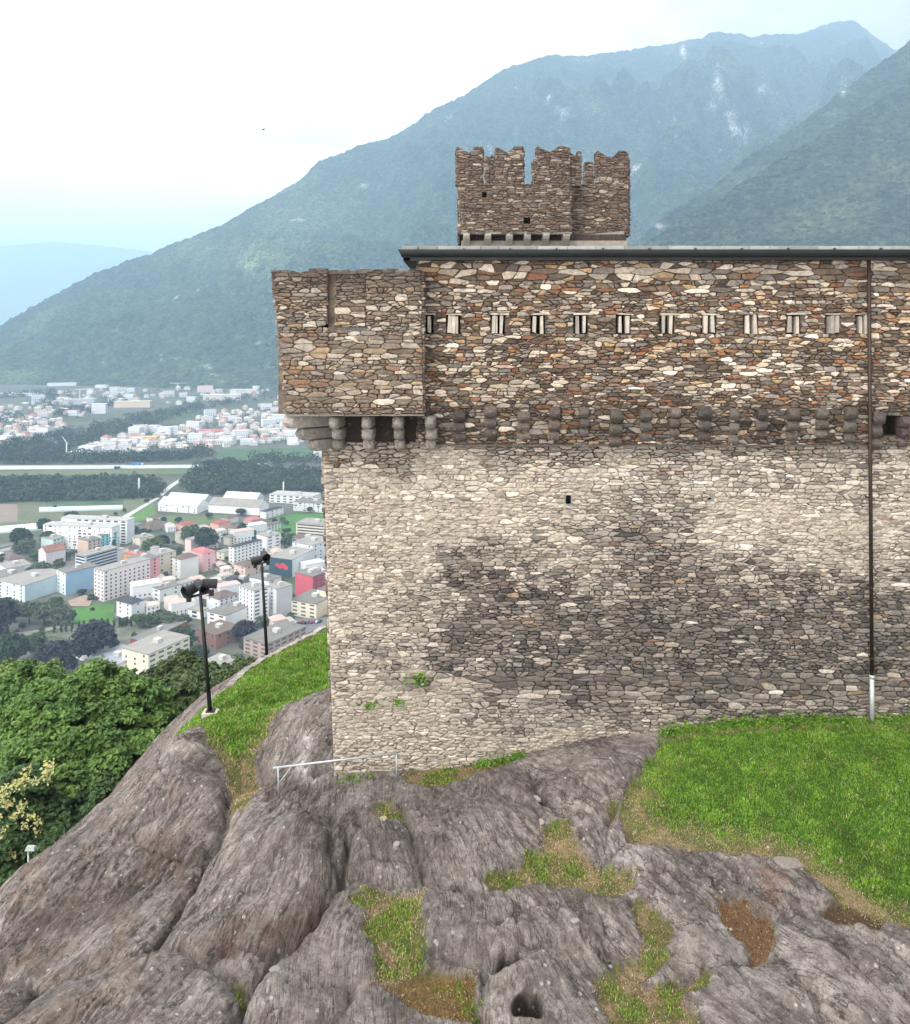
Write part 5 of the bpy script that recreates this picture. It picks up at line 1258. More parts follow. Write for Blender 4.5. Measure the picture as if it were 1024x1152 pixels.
# ---------------------------------------------------------------- castle rock: smooth base through measured points
CP = [(375,872,25.0),(450,868,24.9),(520,862,24.9),(600,846,24.9),(660,834,24.9),(740,823,24.9),(850,808,24.9),(980,808,24.8),(1024,806,24.8),(1180,806,24.8),
 (850,760,30),(1024,750,30),(640,790,30),(440,800,30),(1180,740,32),
 (740,900,21.6),(900,985,19.2),(1024,1045,17.8),(720,930,20.6),(870,900,21.6),(1024,920,21.2),(1180,920,21.2),(1180,1045,17.8),
 (1024,1152,15.8),(780,1152,15.8),(560,1152,15.7),(300,1152,15.7),(0,1152,15.6),(1180,1152,15.6),(150,1152,15.8),
 (560,1000,18.8),(450,1050,17.8),(450,940,20.8),(640,880,22.6),(560,920,21.2),(640,960,20.0),(740,990,19.2),(400,920,22.2),(850,1050,17.8),(700,1080,17.2),
 (320,930,21.7),(250,1000,19.8),(170,1062,18.6),(150,1105,17.0),(270,1100,16.9),(330,1000,19.2),(420,1000,19.1),
 (262,892,24.6),(205,834,27.0),(240,872,25.3),(150,930,23.8),(90,1000,21.6),(0,1002,23.6),(0,1080,19.8),(60,1095,18.6),(0,1125,17.2),(230,930,23.2),(180,1000,21.0),
 (150,874,26.8),(100,920,25.8),(50,962,24.6),
 (270,895,26.2),(237,805,31.5),(300,740,41),(372,703,43),(270,765,36.5),(235,792,33),(197,830,29.4),(300,800,32),(340,760,36.5),(372,745,38),
 (345,790,29.2),(312,835,27.6),(330,870,25.6),(372,778,31.2),(300,825,28.6),(372,840,26.0),(313,895,24.0),(345,905,23.4)]
cpw = np.array([P(*c) for c in CP])
XT = [(-14.0,27,-20.5),(-12.8,30,-19.5),(-16,24,-21.5),(-15,20,-20.0),(-13,17,-18.5),(-18,33,-24),(-20,40,-29),(-17,45,-27),(-14.5,41,-21),(-14.6,36,-20),(-22,20,-26),(-26,30,-32),(-24,48,-36),(-12,48,-22),(-5,52,-19),(6,50,-13.5),(16,50,-13),(22,34,-12),(24,22,-12.4),(22,14,-13.5),
      (0,11,-13.6),(8,10,-14),(-8,11,-14.5),(-14,12,-18),(16,10,-14),(-15,60,-32),(0,62,-27),(20,62,-20),(-30,62,-44),(-32,14,-32),(0,4,-15),(20,4,-15),(-20,4,-24)]
cpw = np.concatenate([cpw, np.array(XT, float)])
def tps(r2): return .5*r2*np.log(r2+1e-9)
def fit(p, z, lam=.02):
    n = len(p); d2 = ((p[:, None]-p[None])**2).sum(-1); A = tps(d2)+np.eye(n)*lam
    Pm = np.concatenate([np.ones((n, 1)), p], 1); M_ = np.zeros((n+3, n+3)); M_[:n, :n] = A; M_[:n, n:] = Pm; M_[n:, :n] = Pm.T
    return np.linalg.solve(M_, np.concatenate([z, np.zeros(3)]))
_w = fit(cpw[:, :2], cpw[:, 2])
def base_h(x, y):
    x = np.asarray(x, float); y = np.asarray(y, float); sh = x.shape; xf = x.ravel(); yf = y.ravel(); out_ = np.empty(len(xf)); n = len(cpw)
    for i in range(0, len(xf), 20000):
        a, b = xf[i:i+20000], yf[i:i+20000]
        d2 = (a[:, None]-cpw[None, :, 0])**2+(b[:, None]-cpw[None, :, 1])**2
        out_[i:i+20000] = tps(d2)@_w[:n]+_w[n]+_w[n+1]*a+_w[n+2]*b
    return out_.reshape(sh)
_ty = np.concatenate([np.arange(13, 30, .05), np.arange(30, 62, .1)])
def hit(px, py):
    xs = (px-CX)/F*_ty; zs = -(py-HY)/F*_ty; g = zs-base_h(xs, _ty)
    k = np.argmax(g < 0)
    if g[k] >= 0: k = int(np.argmin(g))
    if k > 0 and g[k] < 0: t_ = g[k-1]/(g[k-1]-g[k]); Y = _ty[k-1]+(_ty[k]-_ty[k-1])*t_
    else: Y = _ty[k]
    return ((px-CX)/F*Y, Y)
def poly_w(pp): return np.array([hit(x, y) for x, y in pp])
def seg_dist(x, y, pl, closed=False):
    d = np.full(x.shape, 1e9); tt = np.zeros(x.shape); n = len(pl); L = 0
    for i in range(n if closed else n-1):
        ax, ay = pl[i]; bx, by = pl[(i+1) % n]; vx, vy = bx-ax, by-ay; l2 = vx*vx+vy*vy+1e-12
        t_ = np.clip(((x-ax)*vx+(y-ay)*vy)/l2, 0, 1); q = np.hypot(x-ax-t_*vx, y-ay-t_*vy)
        d = np.minimum(d, q)
    return d
def inside(x, y, pl):
    c = np.zeros(x.shape, bool); n = len(pl)
    for i in range(n):
        x1, y1 = pl[i]; x2, y2 = pl[(i+1) % n]
        if y1 == y2: continue
        k = ((y1 > y) != (y2 > y)) & (x < (x2-x1)*(y-y1)/(y2-y1)+x1); c ^= k
    return c
def sdist(x, y, pl):
    d = seg_dist(x, y, pl, True); return np.where(inside(x, y, pl), d, -d)

PATCH = {
 'lawn': [(740,830),(760,819),(790,813),(860,803),(940,800),(1024,802),(1240,800),(1240,1085),(1110,1065),(1024,1048),(985,1040),(940,1012),(900,975),(850,965),(800,955),(745,950),(712,945),(695,920),(705,890),(725,862)],
 'hill': [(195,831),(235,792),(272,761),(300,742),(340,722),(374,706),(440,700),(445,765),(372,772),(340,787),(302,824),(286,850),(296,888),(278,908),(262,902),(254,870),(238,838)],
 'a': [(393,1005),(440,992),(475,1000),(474,1030),(480,1070),(478,1090),(455,1105),(420,1110),(420,1075),(408,1050),(408,1025)],
 'a2': [(425,1105),(470,1095),(535,1092),(541,1140),(510,1146),(470,1135),(440,1118)],
 'b': [(538,985),(575,972),(605,950),(613,926),(640,925),(647,945),(680,965),(717,988),(715,1000),(690,1003),(640,996),(590,1001),(555,998)],
 'c': [(710,1015),(736,1015),(756,1050),(752,1082),(726,1099),(765,1095),(800,1090),(795,1106),(770,1115),(786,1140),(790,1170),(700,1170),(672,1132),(664,1102),(690,1086),(714,1077),(720,1055)],
 'd': [(803,1008),(840,1008),(868,1025),(875,1060),(868,1078),(838,1081),(835,1060),(813,1040)],
 'e': [(912,1020),(950,1010),(1000,1034),(992,1052),(940,1036)],
 'f': [(450,872),(480,862),(540,852),(582,846),(578,858),(548,868),(500,882),(465,884)],
 'g': [(678,902),(692,898),(700,912),(690,922),(680,914)],
 'h': [(418,905),(440,898),(458,904),(455,918),(430,922)],
 'i': [(262,1090),(275,1092),(278,1108),(268,1112)]}
PW = {k: poly_w(v) for k, v in PATCH.items()}

CREASE = [  # photo polyline, width m, depth m
 ([(258,885),(252,930),(215,990),(165,1062),(120,1078),(60,1100),(0,1138)], .38, .75),
 ([(395,930),(385,980),(345,1030),(300,1075),(275,1105),(268,1160)], .26, .7),
 ([(170,1064),(230,1072),(275,1104)], .3, .5), ([(345,1030),(310,1058),(240,1062)], .30, .35),
 ([(375,905),(370,950),(385,975),(440,985)], .3, .3), ([(452,900),(462,935),(480,985),(500,998)], .2, .26),
 ([(600,865),(612,890),(640,915)], .28, .40), ([(555,880),(580,895),(600,900),(615,925)], .2, .2),
 ([(500,998),(560,1000),(610,1002),(700,1005)], .16, .25), ([(476,1070),(540,1085),(545,1092),(535,1150)], .22, .3),
 ([(545,1090),(580,1085),(640,1075),(668,1098)], .13, .18), ([(675,965),(700,945),(712,930)], .3, .25),
 ([(700,985),(745,985),(800,985),(870,1005),(920,1015)], .1, .12), ([(845,1080),(880,1080),(915,1120),(930,1165)], .12, .25),
 ([(760,1100),(800,1088),(840,1082)], .12, .15), ([(870,1030),(900,1025),(960,1045),(1030,1055)], .12, .15), ([(822,1082),(850,1120),(905,1150)], .05, .07), ([(221,882),(180,910),(148,935),(170,950),(205,964)], .12, .12), ([(642,997),(656,1011),(677,1039),(690,1080)], .12, .14), ([(0,1103),(62,1099),(143,1073),(197,1069)], .16, .25), ([(400,905),(420,960),(470,965)], .14, .16), ([(340,905),(375,940),(372,985)], .12, .14), ([(470,905),(520,950),(560,985)], .07, .08), ([(560,1040),(640,1030),(700,1050)], .09, .1), ([(930,1060),(960,1100),(1024,1130)], .1, .12), ([(640,890),(690,905),(680,950)], .14, .2), ([(380,1150),(400,1110),(330,1110)], .15, .2),
 ([(300,832),(292,855),(300,885)], .2, .2), ([(372,860),(330,880),(300,898)], .25, .25), ([(185,838),(178,862),(190,880)], .1, .12), ([(90,1000),(150,985),(215,945)], .15, .14), ([(20,1060),(100,1010),(160,985)], .14, .12)]
CW = [(poly_w(p), w_, d) for p, w_, d in CREASE]
BUMP = [(330,930,.9,.35),(420,935,.5,.25),(350,970,.6,.3),(150,1110,1.2,.45),(300,1120,.7,.35),(390,1060,.7,.35),(540,930,.9,.28),(500,1040,.8,.3),(620,1040,1.0,.3),(600,1110,.8,.3),
        (760,1000,.8,.2),(790,1060,.7,.22),(860,990,.6,.16),(930,1100,1.0,.25),(1010,1090,1.0,.25),(690,870,1.0,.28),(650,930,.5,.2),(340,820,.7,.45),(372,800,.5,.2),(225,850,.5,.25),(560,1070,.5,.18)]
BW = [(hit(x, y), r_, a_) for x, y, r_, a_ in BUMP]
HOLES = [(510,999,.24,.4),(572,1090,.3,.4),(592,1141,.32,.4),(683,1077,.1,.18)]
HW = [(hit(x, y), r_, d) for x, y, r_, d in HOLES]

def fol(x, y, s1, s2, o, seed):
    """streaks along the cleavage of the rock, turning from left to right of the outcrop"""
    def one(th): 
        c, s = math.cos(th), math.sin(th); u = x*c-y*s; v = x*s+y*c
        return u*s1, v*s2
    k = smooth(-5, 2, x+.8*gnoise(x*.3, y*.3, 3))
    a = one(R(20)); b = one(R(-37))
    return fbm(*a, o, seed)*(1-k)+fbm(*b, o, seed+3)*k
def ground(x, y, detail=True):
    h = base_h(x, y)
    wx = x+.10*fbm(x*1.3, y*1.3, 3, 51); wy = y+.10*fbm(x*1.3+9, y*1.3, 3, 52)
    for pl, w_, d in CW:
        q = seg_dist(wx, wy, pl); h = h-d*np.exp(-(q/w_)**1.5)*.62-.35*d*np.exp(-(q/(w_*.35))**2)
    for (bx, by), r_, a_ in BW:
        h = h+a_*np.exp(-((wx-bx)**2+(wy-by)**2)/(r_*r_))
    sd = np.full(x.shape, -1e9)
    for k, pl in PW.items(): sd = np.maximum(sd, sdist(wx, wy, pl))
    soft = smooth(-.35, .25, sd)
    rel = .15*fbm(x*.42, y*.42, 2, 61)+.05*ridged(x*.8, y*.8, 2, 62)-.03
    tt = fol(x, y, 1.5, .26, 3, 75)*3.2+.6*fbm(x*.5, y*.5, 2, 76); fr_ = tt-np.floor(tt); stp = np.where(fr_ < .9, fr_/.9, (1-fr_)/.1)-.5
    rel = rel+.12*stp*smooth(-.25, .35, fbm(x*.33+4, y*.33, 2, 77))
    # rounded mounds cut by sharp clefts across the cleavage
    rel = rel+.07*(np.abs(fol(x, y, .9, .3, 2, 63))**.8-.35)+.012*fol(x, y, 5, .8, 3, 64)
    edge = fol(x, y, .8, .3, 3, 67); rel = rel-.09*np.exp(-(edge/.035)**2)*smooth(-.1, .3, fbm(x*.4, y*.4, 2, 68))
    lock = np.exp(-((y-24.9)/.8)**2)*((x > -4.3))*.6
    h = h+rel*(1-soft*.85)*(1-lock)-.17*smooth(-.08, .14, sd)*np.where(y < 24.5, 1, .25)*(1-smooth(.3, 1.6, sd)*.6)+.06*soft*fbm(x*.8, y*.8, 3, 66)
    if detail: h = h+(1-soft)*(.022*fbm(x*2.4, y*2.4, 6, 68, .6)+.005*fol(x, y, 12, 3, 3, 69))+soft*.02*fbm(x*6, y*6, 3, 70)
    for (hx, hy), r_, d in HW:
        q = np.hypot((wx-hx), (wy-hy)*1.6); h = h-d*smooth(r_*1.25, r_*.7, q)
    return h, sd, soft
def gz(x, y):
    h, _, _ = ground(np.array([x], float), np.array([y], float)); return float(h[0])

# fan of vertices, finer near the castle; one sheet
rows = np.concatenate([np.linspace(4, 14.3, 14), 14.5*np.exp(np.linspace(0, math.log(62/14.5), 640))])
cols_ = np.concatenate([np.linspace(-1.5, -.66, 60), np.linspace(-.655, .655, 860), np.linspace(.66, 1.3, 50)])
GY, GK = np.meshgrid(rows, cols_, indexing='ij'); GX = GK*GY
H, SD, SOFT = ground(GX, GY)
def gauss_px(pl, w_): return np.exp(-(seg_dist(GX, GY, poly_w(pl))/w_)**2)
# rock colour: weathering, lichens, iron and water stains, quartz veins
n1 = fbm(GX*.5, GY*.5, 4, 101); n2 = fbm(GX*1.7, GY*1.7, 4, 102); st = fol(GX, GY, 9, 1.0, 4, 103); st2 = fol(GX, GY, 22, 3, 4, 104); st3 = fol(GX, GY, 3.0, .5, 3, 108)
c0 = np.array(lin((141,131,126)))
def mixc(a, b, k): k = np.clip(k, 0, 1)[..., None]; return a*(1-k)+np.array(lin(b))*k
C = np.broadcast_to(c0, GX.shape+(3,)).copy()*(1+.28*n1+.22*n2)[..., None]
C = mixc(C, (92,81,75), smooth(.0, .4, st3)*.65); C = mixc(C, (160,150,142), smooth(.05, .45, -st3)*.4); C = mixc(C, (96,84,76), smooth(.1, .6, n2-n1*.5)*.5)
n5 = fbm(GX*4, GY*4, 5, 121, .6); C = mixc(C, (158,150,146), smooth(.1, .5, st)*.3); C = mixc(C, (74,65,60), smooth(.12, .5, -st)*.35); n8 = fol(GX, GY, 1.1, .3, 4, 131); C = mixc(C, (158,149,142), smooth(.12, .5, n8)*.6); C = mixc(C, (84,75,71), smooth(.08, .45, -n8)*.6); C = mixc(C, (164,157,152), smooth(.12, .5, n5)*.35); C = mixc(C, (80,71,66), smooth(.12, .5, -n5)*.35)
C = mixc(C, (190,184,180), smooth(.38, .6, st2)*smooth(0, .4, n2)*.5)
left = smooth(-4, -8, GX)
C = mixc(C, (92,80,72), left*.35*smooth(-.2, .4, n1)); C = mixc(C, (120,96,74), left*smooth(.05, .45, fbm(GX*.8, GY*.8, 3, 109))*.4)
for pl, w_, c, k in [([(60,1040),(150,1000),(215,960)], .7, (70,56,48), .7), ([(0,1060),(80,1030)], .6, (66,54,46), .65), ([(250,1050),(330,1045),(350,1020)], .45, (92,62,48), .8), ([(20,1085),(90,1060)], .3, (112,88,62), .6),
   ([(862,985),(870,1000),(868,1012)], .16, (140,92,62), .85), ([(880,985),(884,998)], .1, (110,74,54), .7), ([(560,1098),(660,1075)], .25, (150,140,130), .6), ([(690,955),(715,965)], .3, (178,172,168), .7),
   ([(345,835),(338,870),(350,880)], .22, (206,200,196), .85), ([(368,850),(362,870)], .14, (200,196,192), .7), ([(370,790),(345,812)], .2, (86,80,50), .5), ([(800,1040),(850,1100)], .5, (150,147,146), .4), ([(262,900),(258,960)], .16, (176,166,156), .6),
   ([(230,1000),(250,960),(262,930)], .35, (160,150,144), .4), ([(188,842),(212,850),(245,862)], .35, (172,163,155), .8), ([(310,850),(300,880)], .2, (150,140,128), .5), ([(640,860),(610,890)], .3, (88,78,72), .5), ([(700,850),(735,835)], .9, (142,132,126), .35),
   ([(725,1115),(745,1100)], .2, (170,164,160), .5), ([(250,1120),(380,1100)], .6, (146,138,134), .3), ([(150,1085),(80,1115)], .5, (150,142,138), .35)]:
    C = mixc(C, c, gauss_px(pl, w_)*k*(.75+.5*n2+.35*st))
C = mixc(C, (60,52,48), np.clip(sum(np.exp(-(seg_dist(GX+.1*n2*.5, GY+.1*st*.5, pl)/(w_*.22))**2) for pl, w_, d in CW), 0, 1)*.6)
# soil, straw and moss on the grass pockets
soilc = mixc(np.broadcast_to(np.array(lin((138,120,92))), GX.shape+(3,)).copy(), (74,92,40), smooth(-.1, .4, n2+.2)*.7)
big = np.maximum(sdist(GX, GY, PW['lawn']), sdist(GX, GY, PW['hill']))
soilc = mixc(soilc, (58,84,28), smooth(.3, 1.2, big))
for k, c in (('d', (112,84,62)), ('a2', (122,98,60)), ('e', (84,66,50))): soilc = mixc(soilc, c, smooth(-.05, .1, sdist(GX, GY, PW[k])))
for (hx, hy), r_, d in HW: C = mixc(C, (34,27,24), smooth(r_*1.1, r_*.8, np.hypot(GX-hx, (GY-hy)*1.6)))
ks = smooth(-.03, .08, SD+.10*n2+.05*fbm(GX*9, GY*9, 3, 105))
C = C*(1-ks[..., None])+soilc*ks[..., None]
v = np.stack([GX, GY, H], -1).reshape(-1, 3); q = grid_faces(*GX.shape)
kf = smooth(-5, 2, GX+.8*gnoise(GX*.3, GY*.3, 3)); FA = [R(20), R(-37)]
fu = (GX*math.cos(FA[0])-GY*math.sin(FA[0]))*(1-kf)+(GX*math.cos(FA[1])-GY*math.sin(FA[1]))*kf
fv = (GX*math.sin(FA[0])+GY*math.cos(FA[0]))*(1-kf)+(GX*math.sin(FA[1])+GY*math.cos(FA[1]))*kf
me = mesh_np('rock_ground', v, q, np.full(len(q), 4), cols=np.clip(C.reshape(-1, 3), .004, .9), smoothf=True, extra={'soil': np.maximum(ks, np.max([smooth(r_*1.2, r_*.85, np.hypot(GX-hx, (GY-hy)*1.6)) for (hx, hy), r_, d in HW], 0))})
fa = me.attributes.new('cleavage', 'FLOAT_VECTOR', 'POINT'); fa.data.foreach_set('vector', np.stack([fu, fv, H*.6], -1).astype(np.float32).ravel())
def rock_mat():
    k = N('gneiss'); c = k.coord()
    n1_ = k.noise(c, 7, 10, .72); n2_ = k.noise(k.coord((1, .3, .3), (0, 0, .15)), 46, 5, .65); n3_ = k.noise(c, 2.2, 6, .6)
    col = k.mix(1.0, k.attr(), k.ramp(n1_, [(.28, .66), (.5, 1.0), (.74, 1.32)]), 'MULTIPLY')
    col = k.mix(1.0, col, k.ramp(n2_, [(.3, .75), (.7, 1.24)]), 'MULTIPLY')
    fm = k.n('Mapping', Vector=(k.attr('cleavage'), 1), Scale=(1.0, .16, 1.0)); s1 = k.noise(fm, 5.5, 8, .66, .5); s2 = k.noise(fm, 19, 6, .65, .3)
    isr = k.ramp(k.attr('soil'), [(.3, 1.0), (.7, 0.0)])
    col = k.mix(k.math('MULTIPLY', k.ramp(s1, [(.54, 0.0), (.60, .5)]), isr), col, (.34, .315, .295))
    col = k.mix(k.math('MULTIPLY', k.ramp(s1, [(.37, .85), (.45, 0.0)]), isr), col, (.055, .046, .041))
    col = k.mix(k.math('MULTIPLY', k.ramp(s2, [(.58, 0.0), (.64, .6)]), isr), col, (.45, .43, .41))
    col = k.mix(k.math('MULTIPLY', k.ramp(s2, [(.34, .6), (.41, 0.0)]), isr), col, (.06, .052, .047))
    s3 = k.noise(k.n('Mapping', Vector=(k.attr('cleavage'), 1), Scale=(1.0, .3, 1.0)), 1.3, 7, .6, .4)
    msk = k.noise(c, .9, 4, .6)
    plain = k.mix(k.ramp(n3_, [(.35, 0.0), (.7, .6)]), k.attr(), (.17, .145, .13)); plain = k.mix(1.0, plain, k.ramp(n1_, [(.28, .6), (.74, 1.4)]), 'MULTIPLY')
    col = k.mix(k.math('MULTIPLY', k.ramp(msk, [(.40, 0.0), (.55, .85)]), isr), col, plain)
    col = k.mix(k.math('MULTIPLY', k.ramp(s3, [(.488, 0.0), (.5, .95), (.512, 0.0)]), isr), col, (.035, .03, .028))
    v_ = k.n('TexVoronoi', Vector=c, Scale=3.4, Randomness=1.0); dots = k.ramp(v_, [(.10, 1.0), (.16, 0.0)])
    sel = k.ramp(n3_, [(.46, 0.0), (.52, .9)])
    col = k.mix(k.math('MULTIPLY', dots, sel), col, (.48, .46, .43))
    crk = k.noise(c, 3.2, 9, .7, .6); cr = k.ramp(crk, [(.482, 0.0), (.5, .9), (.518, 0.0)])
    col = k.mix(cr, col, (.05, .043, .04))
    b = k.math('ADD', k.math('MULTIPLY', n1_, 1.4), k.math('ADD', k.math('MULTIPLY', s1, 2.2), k.math('MULTIPLY', s2, .8)))
    return k.finish(col, .88, b, .9, .08, spec=.25)
tag(link('rock_ground', me, rock_mat()), kind='structure')

# ---------------------------------------------------------------- grass
def ground_fast(x, y):
    """height from the sheet itself (bilinear in fan coordinates)"""
    k = x/y; i = np.clip(np.searchsorted(rows, y)-1, 0, len(rows)-2); j = np.clip(np.searchsorted(cols_, k)-1, 0, len(cols_)-2)
    fy = (y-rows[i])/(rows[i+1]-rows[i]); fx = (k-cols_[j])/(cols_[j+1]-cols_[j])
    return (H[i, j]*(1-fx)+H[i, j+1]*fx)*(1-fy)+(H[i+1, j]*(1-fx)+H[i+1, j+1]*fx)*fy
def scatter(key, dens, r, ragged=.12):
    pl = PW[key]; x0, y0 = pl.min(0)-.2; x1, y1 = pl.max(0)+.2; n = int((x1-x0)*(y1-y0)*dens)
    x = r.uniform(x0, x1, n); y = r.uniform(y0, y1, n)
    wx = x+.10*fbm(x*1.3, y*1.3, 3, 51); wy = y+.10*fbm(x*1.3+9, y*1.3, 3, 52)
    s = sdist(wx, wy, pl)+ragged*fbm(x*2.5, y*2.5, 3, 111); k = (s > 0) & ((y < 24.78) | (x < -3.9))
    return x[k], y[k], s[k]
def blades(name, sets, seed, label, cat):
    r = np.random.default_rng(seed); VS, FS, CS = [], [], []; off = 0
    for key, dens, hgt, wid, colf in sets:
        x, y, s = scatter(key, dens, r)
        if not len(x): continue
        cl = fbm(x*1.6, y*1.6, 3, 112); keep, col, hs = colf(x, y, s, cl, r)
        x, y, s, cl, col, hs = x[keep], y[keep], s[keep], cl[keep], col[keep], hs[keep]; n = len(x)
        z = ground_fast(x, y)-.01; h = hgt*hs*r.uniform(.55, 1.35, n); a = r.uniform(0, 6.283, n); w_ = wid*r.uniform(.7, 1.3, n)
        ln_ = r.uniform(.15, .9, n)*h; b = r.uniform(0, 6.283, n)
        p = np.stack([x, y, z], 1); u = np.stack([np.cos(a)*w_, np.sin(a)*w_, np.zeros(n)], 1)
        m_ = p+np.stack([np.cos(b)*ln_*.35, np.sin(b)*ln_*.35, h*.65], 1); t_ = p+np.stack([np.cos(b)*ln_, np.sin(b)*ln_, h], 1)
        vs = np.stack([p-u*.5, p+u*.5, m_+u*.38, m_-u*.38, t_], 1).reshape(-1, 3)
        bs = np.arange(n)[:, None]*5+off; FS.append(np.concatenate([bs+np.array([0,1,2]), bs+np.array([0,2,3]), bs+np.array([3,2,4])], 1).reshape(-1, 3))
        VS.append(vs); CS.append(np.repeat(col, 5, 0)); off += len(vs)
    FS = np.concatenate(FS); me = mesh_np(name, np.concatenate(VS), FS, np.full(len(FS), 3), cols=np.concatenate(CS))
    return tag(link(name, me, grass_mat), label, cat, kind='stuff')
grass_mat = attr_mat('grass_blade', 2.0, .9, 1.1, rough=.6, trans=.3)
GL = np.array([lin((96,140,42)), lin((116,158,52)), lin((78,122,36)), lin((140,172,68))]); DR = np.array([lin((180,164,122)), lin((158,138,98)), lin((194,180,142))]); BR = np.array([lin((118,90,58)), lin((98,72,48)), lin((140,110,70))])
def pickc(tab, n, r): return tab[r.integers(0, len(tab), n)]*r.uniform(.85, 1.15, (n, 1))
def lawn_col(x, y, s, cl, r):
    n = len(x); g = pickc(GL, n, r); g *= (1+.26*cl+.25*fbm(x*.45, y*.45, 2, 119)+.18*fbm(x*4, y*4, 2, 113))[:, None]*np.array([1, 1, 1])+np.array([.05, .0, .0])*smooth(0, .5, fbm(x*.8, y*.8, 3, 120))[:, None]
    front = smooth(1.25, .05, s+.5*cl)*smooth(22.6, 21.2, y)*smooth(14, 9, x)
    d = np.clip(front*1.15+.10*(cl > .38), 0, 1)
    dry = r.uniform(0, 1, n) < d*.9
    col = np.where(dry[:, None], pickc(DR, n, r), g*np.array([1+.25*d, np.ones(n), np.ones(n)]).T)
    yl = (r.uniform(0, 1, n) < .035); col[yl] = pickc(DR, int(yl.sum()), r)*.9
    wallside = smooth(23.7, 24.7, y)
    keep = r.uniform(0, 1, n) < (1-.45*front)*smooth(-.02, .15, s)
    return keep, col, (1-.5*front)*(1+.5*np.clip(cl, 0, 1)+.7*wallside*(fbm(x*.9, y*.9, 2, 3) > -.1))
def hill_col(x, y, s, cl, r):
    n = len(x); g = pickc(GL, n, r)*(1.05+.3*cl+.2*fbm(x*.5, y*.5, 2, 7))[:, None]
    d = smooth(27.9, 26.2, y+.6*cl)*.9+smooth(.6, .1, s)*smooth(-9.0, -7.5, x)*smooth(36, 30, y)*.6; dry = r.uniform(0, 1, n) < d*.85
    col = np.where(dry[:, None], pickc(DR, n, r), g)
    yl = (r.uniform(0, 1, n) < .08+.15*(cl > .3)); col[yl] = pickc(DR, int(yl.sum()), r)*.85
    return r.uniform(0, 1, n) < 1-.4*np.clip(d, 0, 1), col, (1-.4*np.clip(d, 0, 1))*(1+.4*np.clip(cl, -.5, 1))
def patch_col(green, dry, brown):
    def f(x, y, s, cl, r):
        n = len(x); q = fbm(x*1.3, y*1.3, 3, 117)+.25*smooth(.05, .5, s)
        g = pickc(GL, n, r)*np.array([1.28, 1.0, 1.25]); kg = np.clip(green-.1+1.6*q, 0, .85)
        col = np.where((r.uniform(0, 1, n) < kg)[:, None], g, np.where((r.uniform(0, 1, n) < brown/(dry+brown+1e-6))[:, None], pickc(BR, n, r), pickc(DR, n, r)))
        return r.uniform(0, 1, n) < .55+.45*kg, col, .55+.45*kg
    return f
blades('grass', [('lawn', 2200, .055, .02, lawn_col), ('hill', 800, .10, .035, hill_col)], 201, 'lush green grass below the castle wall and on the slope by the floodlights', 'grass')
blades('dry_grass', [('a', 1900, .07, .022, patch_col(.45, 1, .1)), ('a2', 1900, .06, .022, patch_col(-.25, .5, 1)), ('b', 1900, .07, .022, patch_col(.25, 1, .25)), ('c', 1900, .06, .022, patch_col(-.05, .8, 1)),
   ('d', 2200, .06, .022, patch_col(-1, .15, 1)), ('e', 1500, .05, .022, patch_col(-.3, .1, 1)), ('g', 1600, .06, .022, patch_col(.1, 1, 0)), ('h', 900, .05, .022, patch_col(.0, 1, 0)), ('f', 1700, .08, .022, patch_col(.2, .8, .6)), ('i', 1500, .09, .022, patch_col(.8, .5, .2))],
   202, 'patchy green and straw coloured grass in the hollows of the rock', 'dry grass')
# broad leaved weeds along the foot of the wall and in its joints
r = np.random.default_rng(205); cc = []
for x0, x1, n in ((742, 900, 240), (880, 970, 130), (985, 1024, 60), (535, 590, 110), (495, 520, 14), (380, 420, 14)):
    for _ in range(n):
        px = r.uniform(x0, x1); X = (px-CX)/F*24.75; Y = 24.85-abs(r.normal(0, .16)); z = float(ground_fast(np.array([X]), np.array([Y]))[0]); hh = abs(r.normal(0, .11))*(1.2 if x0 > 700 else .9)
        for q in range(8): cc.append((X+r.normal(0, .06), Y+r.normal(0, .05)-.02, z+hh*r.uniform(.1, 1.2)))
cc = np.array(cc); vs, fs = leaf_cards(cc, np.tile([0,-.4,.8], (len(cc), 1)), .05, r); col = pickc(GL, len(cc), r)*.72
tag(link('weeds', mesh_np('weeds', vs, fs, np.full(len(fs), 3), cols=np.repeat(col, 4, 0)), grass_mat), 'leafy green weeds along the foot of the castle wall', 'weeds', kind='stuff')
for (px, py, n, s_, lab) in [(470,763,60,.13,'small green weed rooted high in the wall joints'),(446,790,26,.1,'second small weed in the wall joints above the railing'),(416,794,30,.1,'pale mossy weed in the wall joints near the corner')]:
    X, Z = (px-CX)/F*24.9, -(py-HY)/F*24.9; cc = np.array([X, 24.86, Z])+r.normal(0, 1, (n, 3))*np.array([s_*1.3, .05, s_*.8])
    vs, fs = leaf_cards(cc, np.tile([0,-.7,.5], (n, 1)), .07, r); o = link('wall_weed', mesh_np('wall_weed', vs-np.array([X,24.9,Z]), fs, np.full(len(fs), 3), cols=np.repeat(pickc(GL, n, r)*.8, 4, 0)), grass_mat); o.location = (X, 24.9, Z); tag(o, lab, 'weed')

